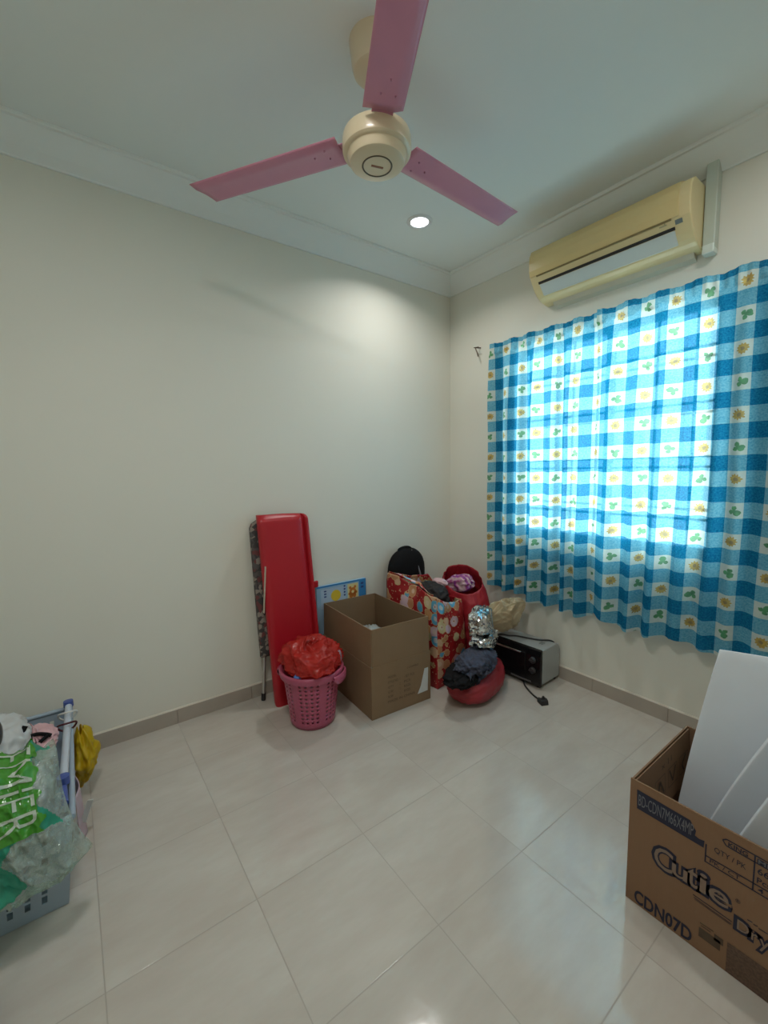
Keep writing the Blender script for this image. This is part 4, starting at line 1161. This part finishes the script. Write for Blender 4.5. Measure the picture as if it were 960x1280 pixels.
for k, f in enumerate(m.f):
    u, w = (k % GN)/GN, (k//GN)/GN
    nn = noise.noise(V((u*3.5, w*3.0, 12.)))*.42 + noise.noise(V((u*9, w*8, 4.)))*.05
    if w + nn > .66 or u + nn*.6 < .075 or (w < .10 and u > .1): m.m[k] = 1
build('bag_film', m, [M_green, M_gclear], gb, smooth=True)
m = MB()   # leaf green lettering field: strip running down the bag
def lab_fn(u, w): return gS(.085 + .245*u, .09 + .48*w, .005, 1.)
NU, NW = 60, 190
m.grid(lab_fn, NU, NW)
keep = [k for k in range(len(m.f)) if True]
fs2 = []
for k in keep:
    u, w = (k % NU + .5)/NU, (k//NU + .5)/NW
    wob = .06*math.sin(w*34) + .03*math.sin(w*61+1)
    if .08+wob < u < .94+wob*.8: fs2.append(m.f[k])
m.f = fs2; m.m = [0]*len(fs2)
build('lettering_field', m, M_glabel, gb, smooth=True, label='leaf green printed field')
m = MB()
# letters read downwards: a runs down the bag (w), b runs towards the right (smaller u)
def TX(a, b): return gS(.290 - .17*b, .085 + .455*a, .008, 1.)
m.text('PREMIER', TX, 1.0, 1.0, 0, -.012, 0, 1., 1.0, 4)
build('white_lettering', m, M_wht, gb, label='white lettering')

# yellow bag and paper hanging beside the basket
M_yel = film('yellow_film', (.62, .43, .012), .35, .3, .0, .2)
m = MB()
def yl(u, w):
    a = u*2*PI; ax = V((-2.477, -.330, .292)).lerp(V((-2.492, -.30, .035)), w)
    wd = .020 + .055*math.sin(min(1, w*1.05)*PI)**.7
    nz = 1 + .45*noise.noise(V((math.cos(a)*2, math.sin(a)*2, w*5))) + .2*noise.noise(V((math.cos(a)*5, math.sin(a)*5, w*11)))
    return ax + V((max(.0, .6*wd)*.5 + wd*.75*math.cos(a)*nz*.7, wd*1.1*math.sin(a)*nz, .012*math.sin(a*5)*(1-w)))
m.grid(yl, 48, 32, wrap=True); m.add([yl(k/48, 1) for k in range(48)], [tuple(range(48))])
tag(build('yellow_plastic_bag', m, M_yel, smooth=True), 'crumpled yellow plastic bag between the pale blue basket and the wall', 'plastic bag')
m = MB()
m.grid(lambda u, w: V((-2.500 + .022*math.sin(u*PI)*(.6+.4*w) + .004*w, -.49 - .115*u, .20 - .19*w - .015*u)), 12, 12)
tag(build('pink_paper', m, pr('pale_pink_paper', (.52, .40, .44), .7), smooth=True, solid=.002), 'pale pink sheet hanging down the right side of the pale blue basket', 'paper')
m = MB(); m.obox((-2.470, -.590, .105), (.009, -.004, 0), (.001, .002, 0), (.014, -.010, .045)); tag(build('white_strip', m, M_label_w, bevel=.001), 'narrow white strip sticking out beside the pink paper', 'strip')
# made-up low block standing in for an unidentified dark edge at bottom left
m = MB(); m.box((-2.86, -1.16, 0), (-2.672, -1.085, .055)); 
tag(build('edge_stand_in', m, pr('dark_brown_wood', (.035, .022, .018), .5, var=.3, vscale=20), bevel=.006), 'made-up dark brown block on the floor, stand-in for the dark bottom left edge', 'stand-in block')

# ------------------------------------------------------------------ daylight outside
w = bpy.data.worlds.new('daylight'); SC.world = w; w.use_nodes = True
bg = w.node_tree.nodes['Background']; bg.inputs[0].default_value = (.88, .98, 1.0, 1); bg.inputs[1].default_value = 8.0

# ------------------------------------------------------------------ camera
yaw, pitch, roll, f = 0.9337456, -0.0983265, -0.0142883, 532.259
fw = V((math.cos(yaw)*math.cos(pitch), math.sin(yaw)*math.cos(pitch), math.sin(pitch)))
r = fw.cross(V((0, 0, 1))).normalized(); u_ = r.cross(fw)
c, s_ = math.cos(roll), math.sin(roll)
rr, uu = r*c + u_*s_, -r*s_ + u_*c
cam = bpy.data.cameras.new('camera'); co = bpy.data.objects.new('camera', cam); COL.objects.link(co)
cam.sensor_fit = 'VERTICAL'; cam.sensor_height = 36; cam.lens = f/1280*36; cam.clip_start = .02
Mx = Matrix.Identity(4)
for i in range(3): Mx[i][0] = rr[i]; Mx[i][1] = uu[i]; Mx[i][2] = -fw[i]
Mx.translation = V((-2.4428237, -2.4133749, 1.3357248))
co.matrix_world = Mx
SC.camera = co

vs_ = SC.view_settings
vs_.view_transform = 'Standard'; vs_.look = 'None'; vs_.gamma = 1; vs_.exposure = 0; vs_.use_curve_mapping = False
SC.cycles.use_denoising = True
SC.cycles.max_bounces = 10; SC.cycles.diffuse_bounces = 5; SC.cycles.transparent_max_bounces = 16
SC.cycles.sample_clamp_indirect = 4
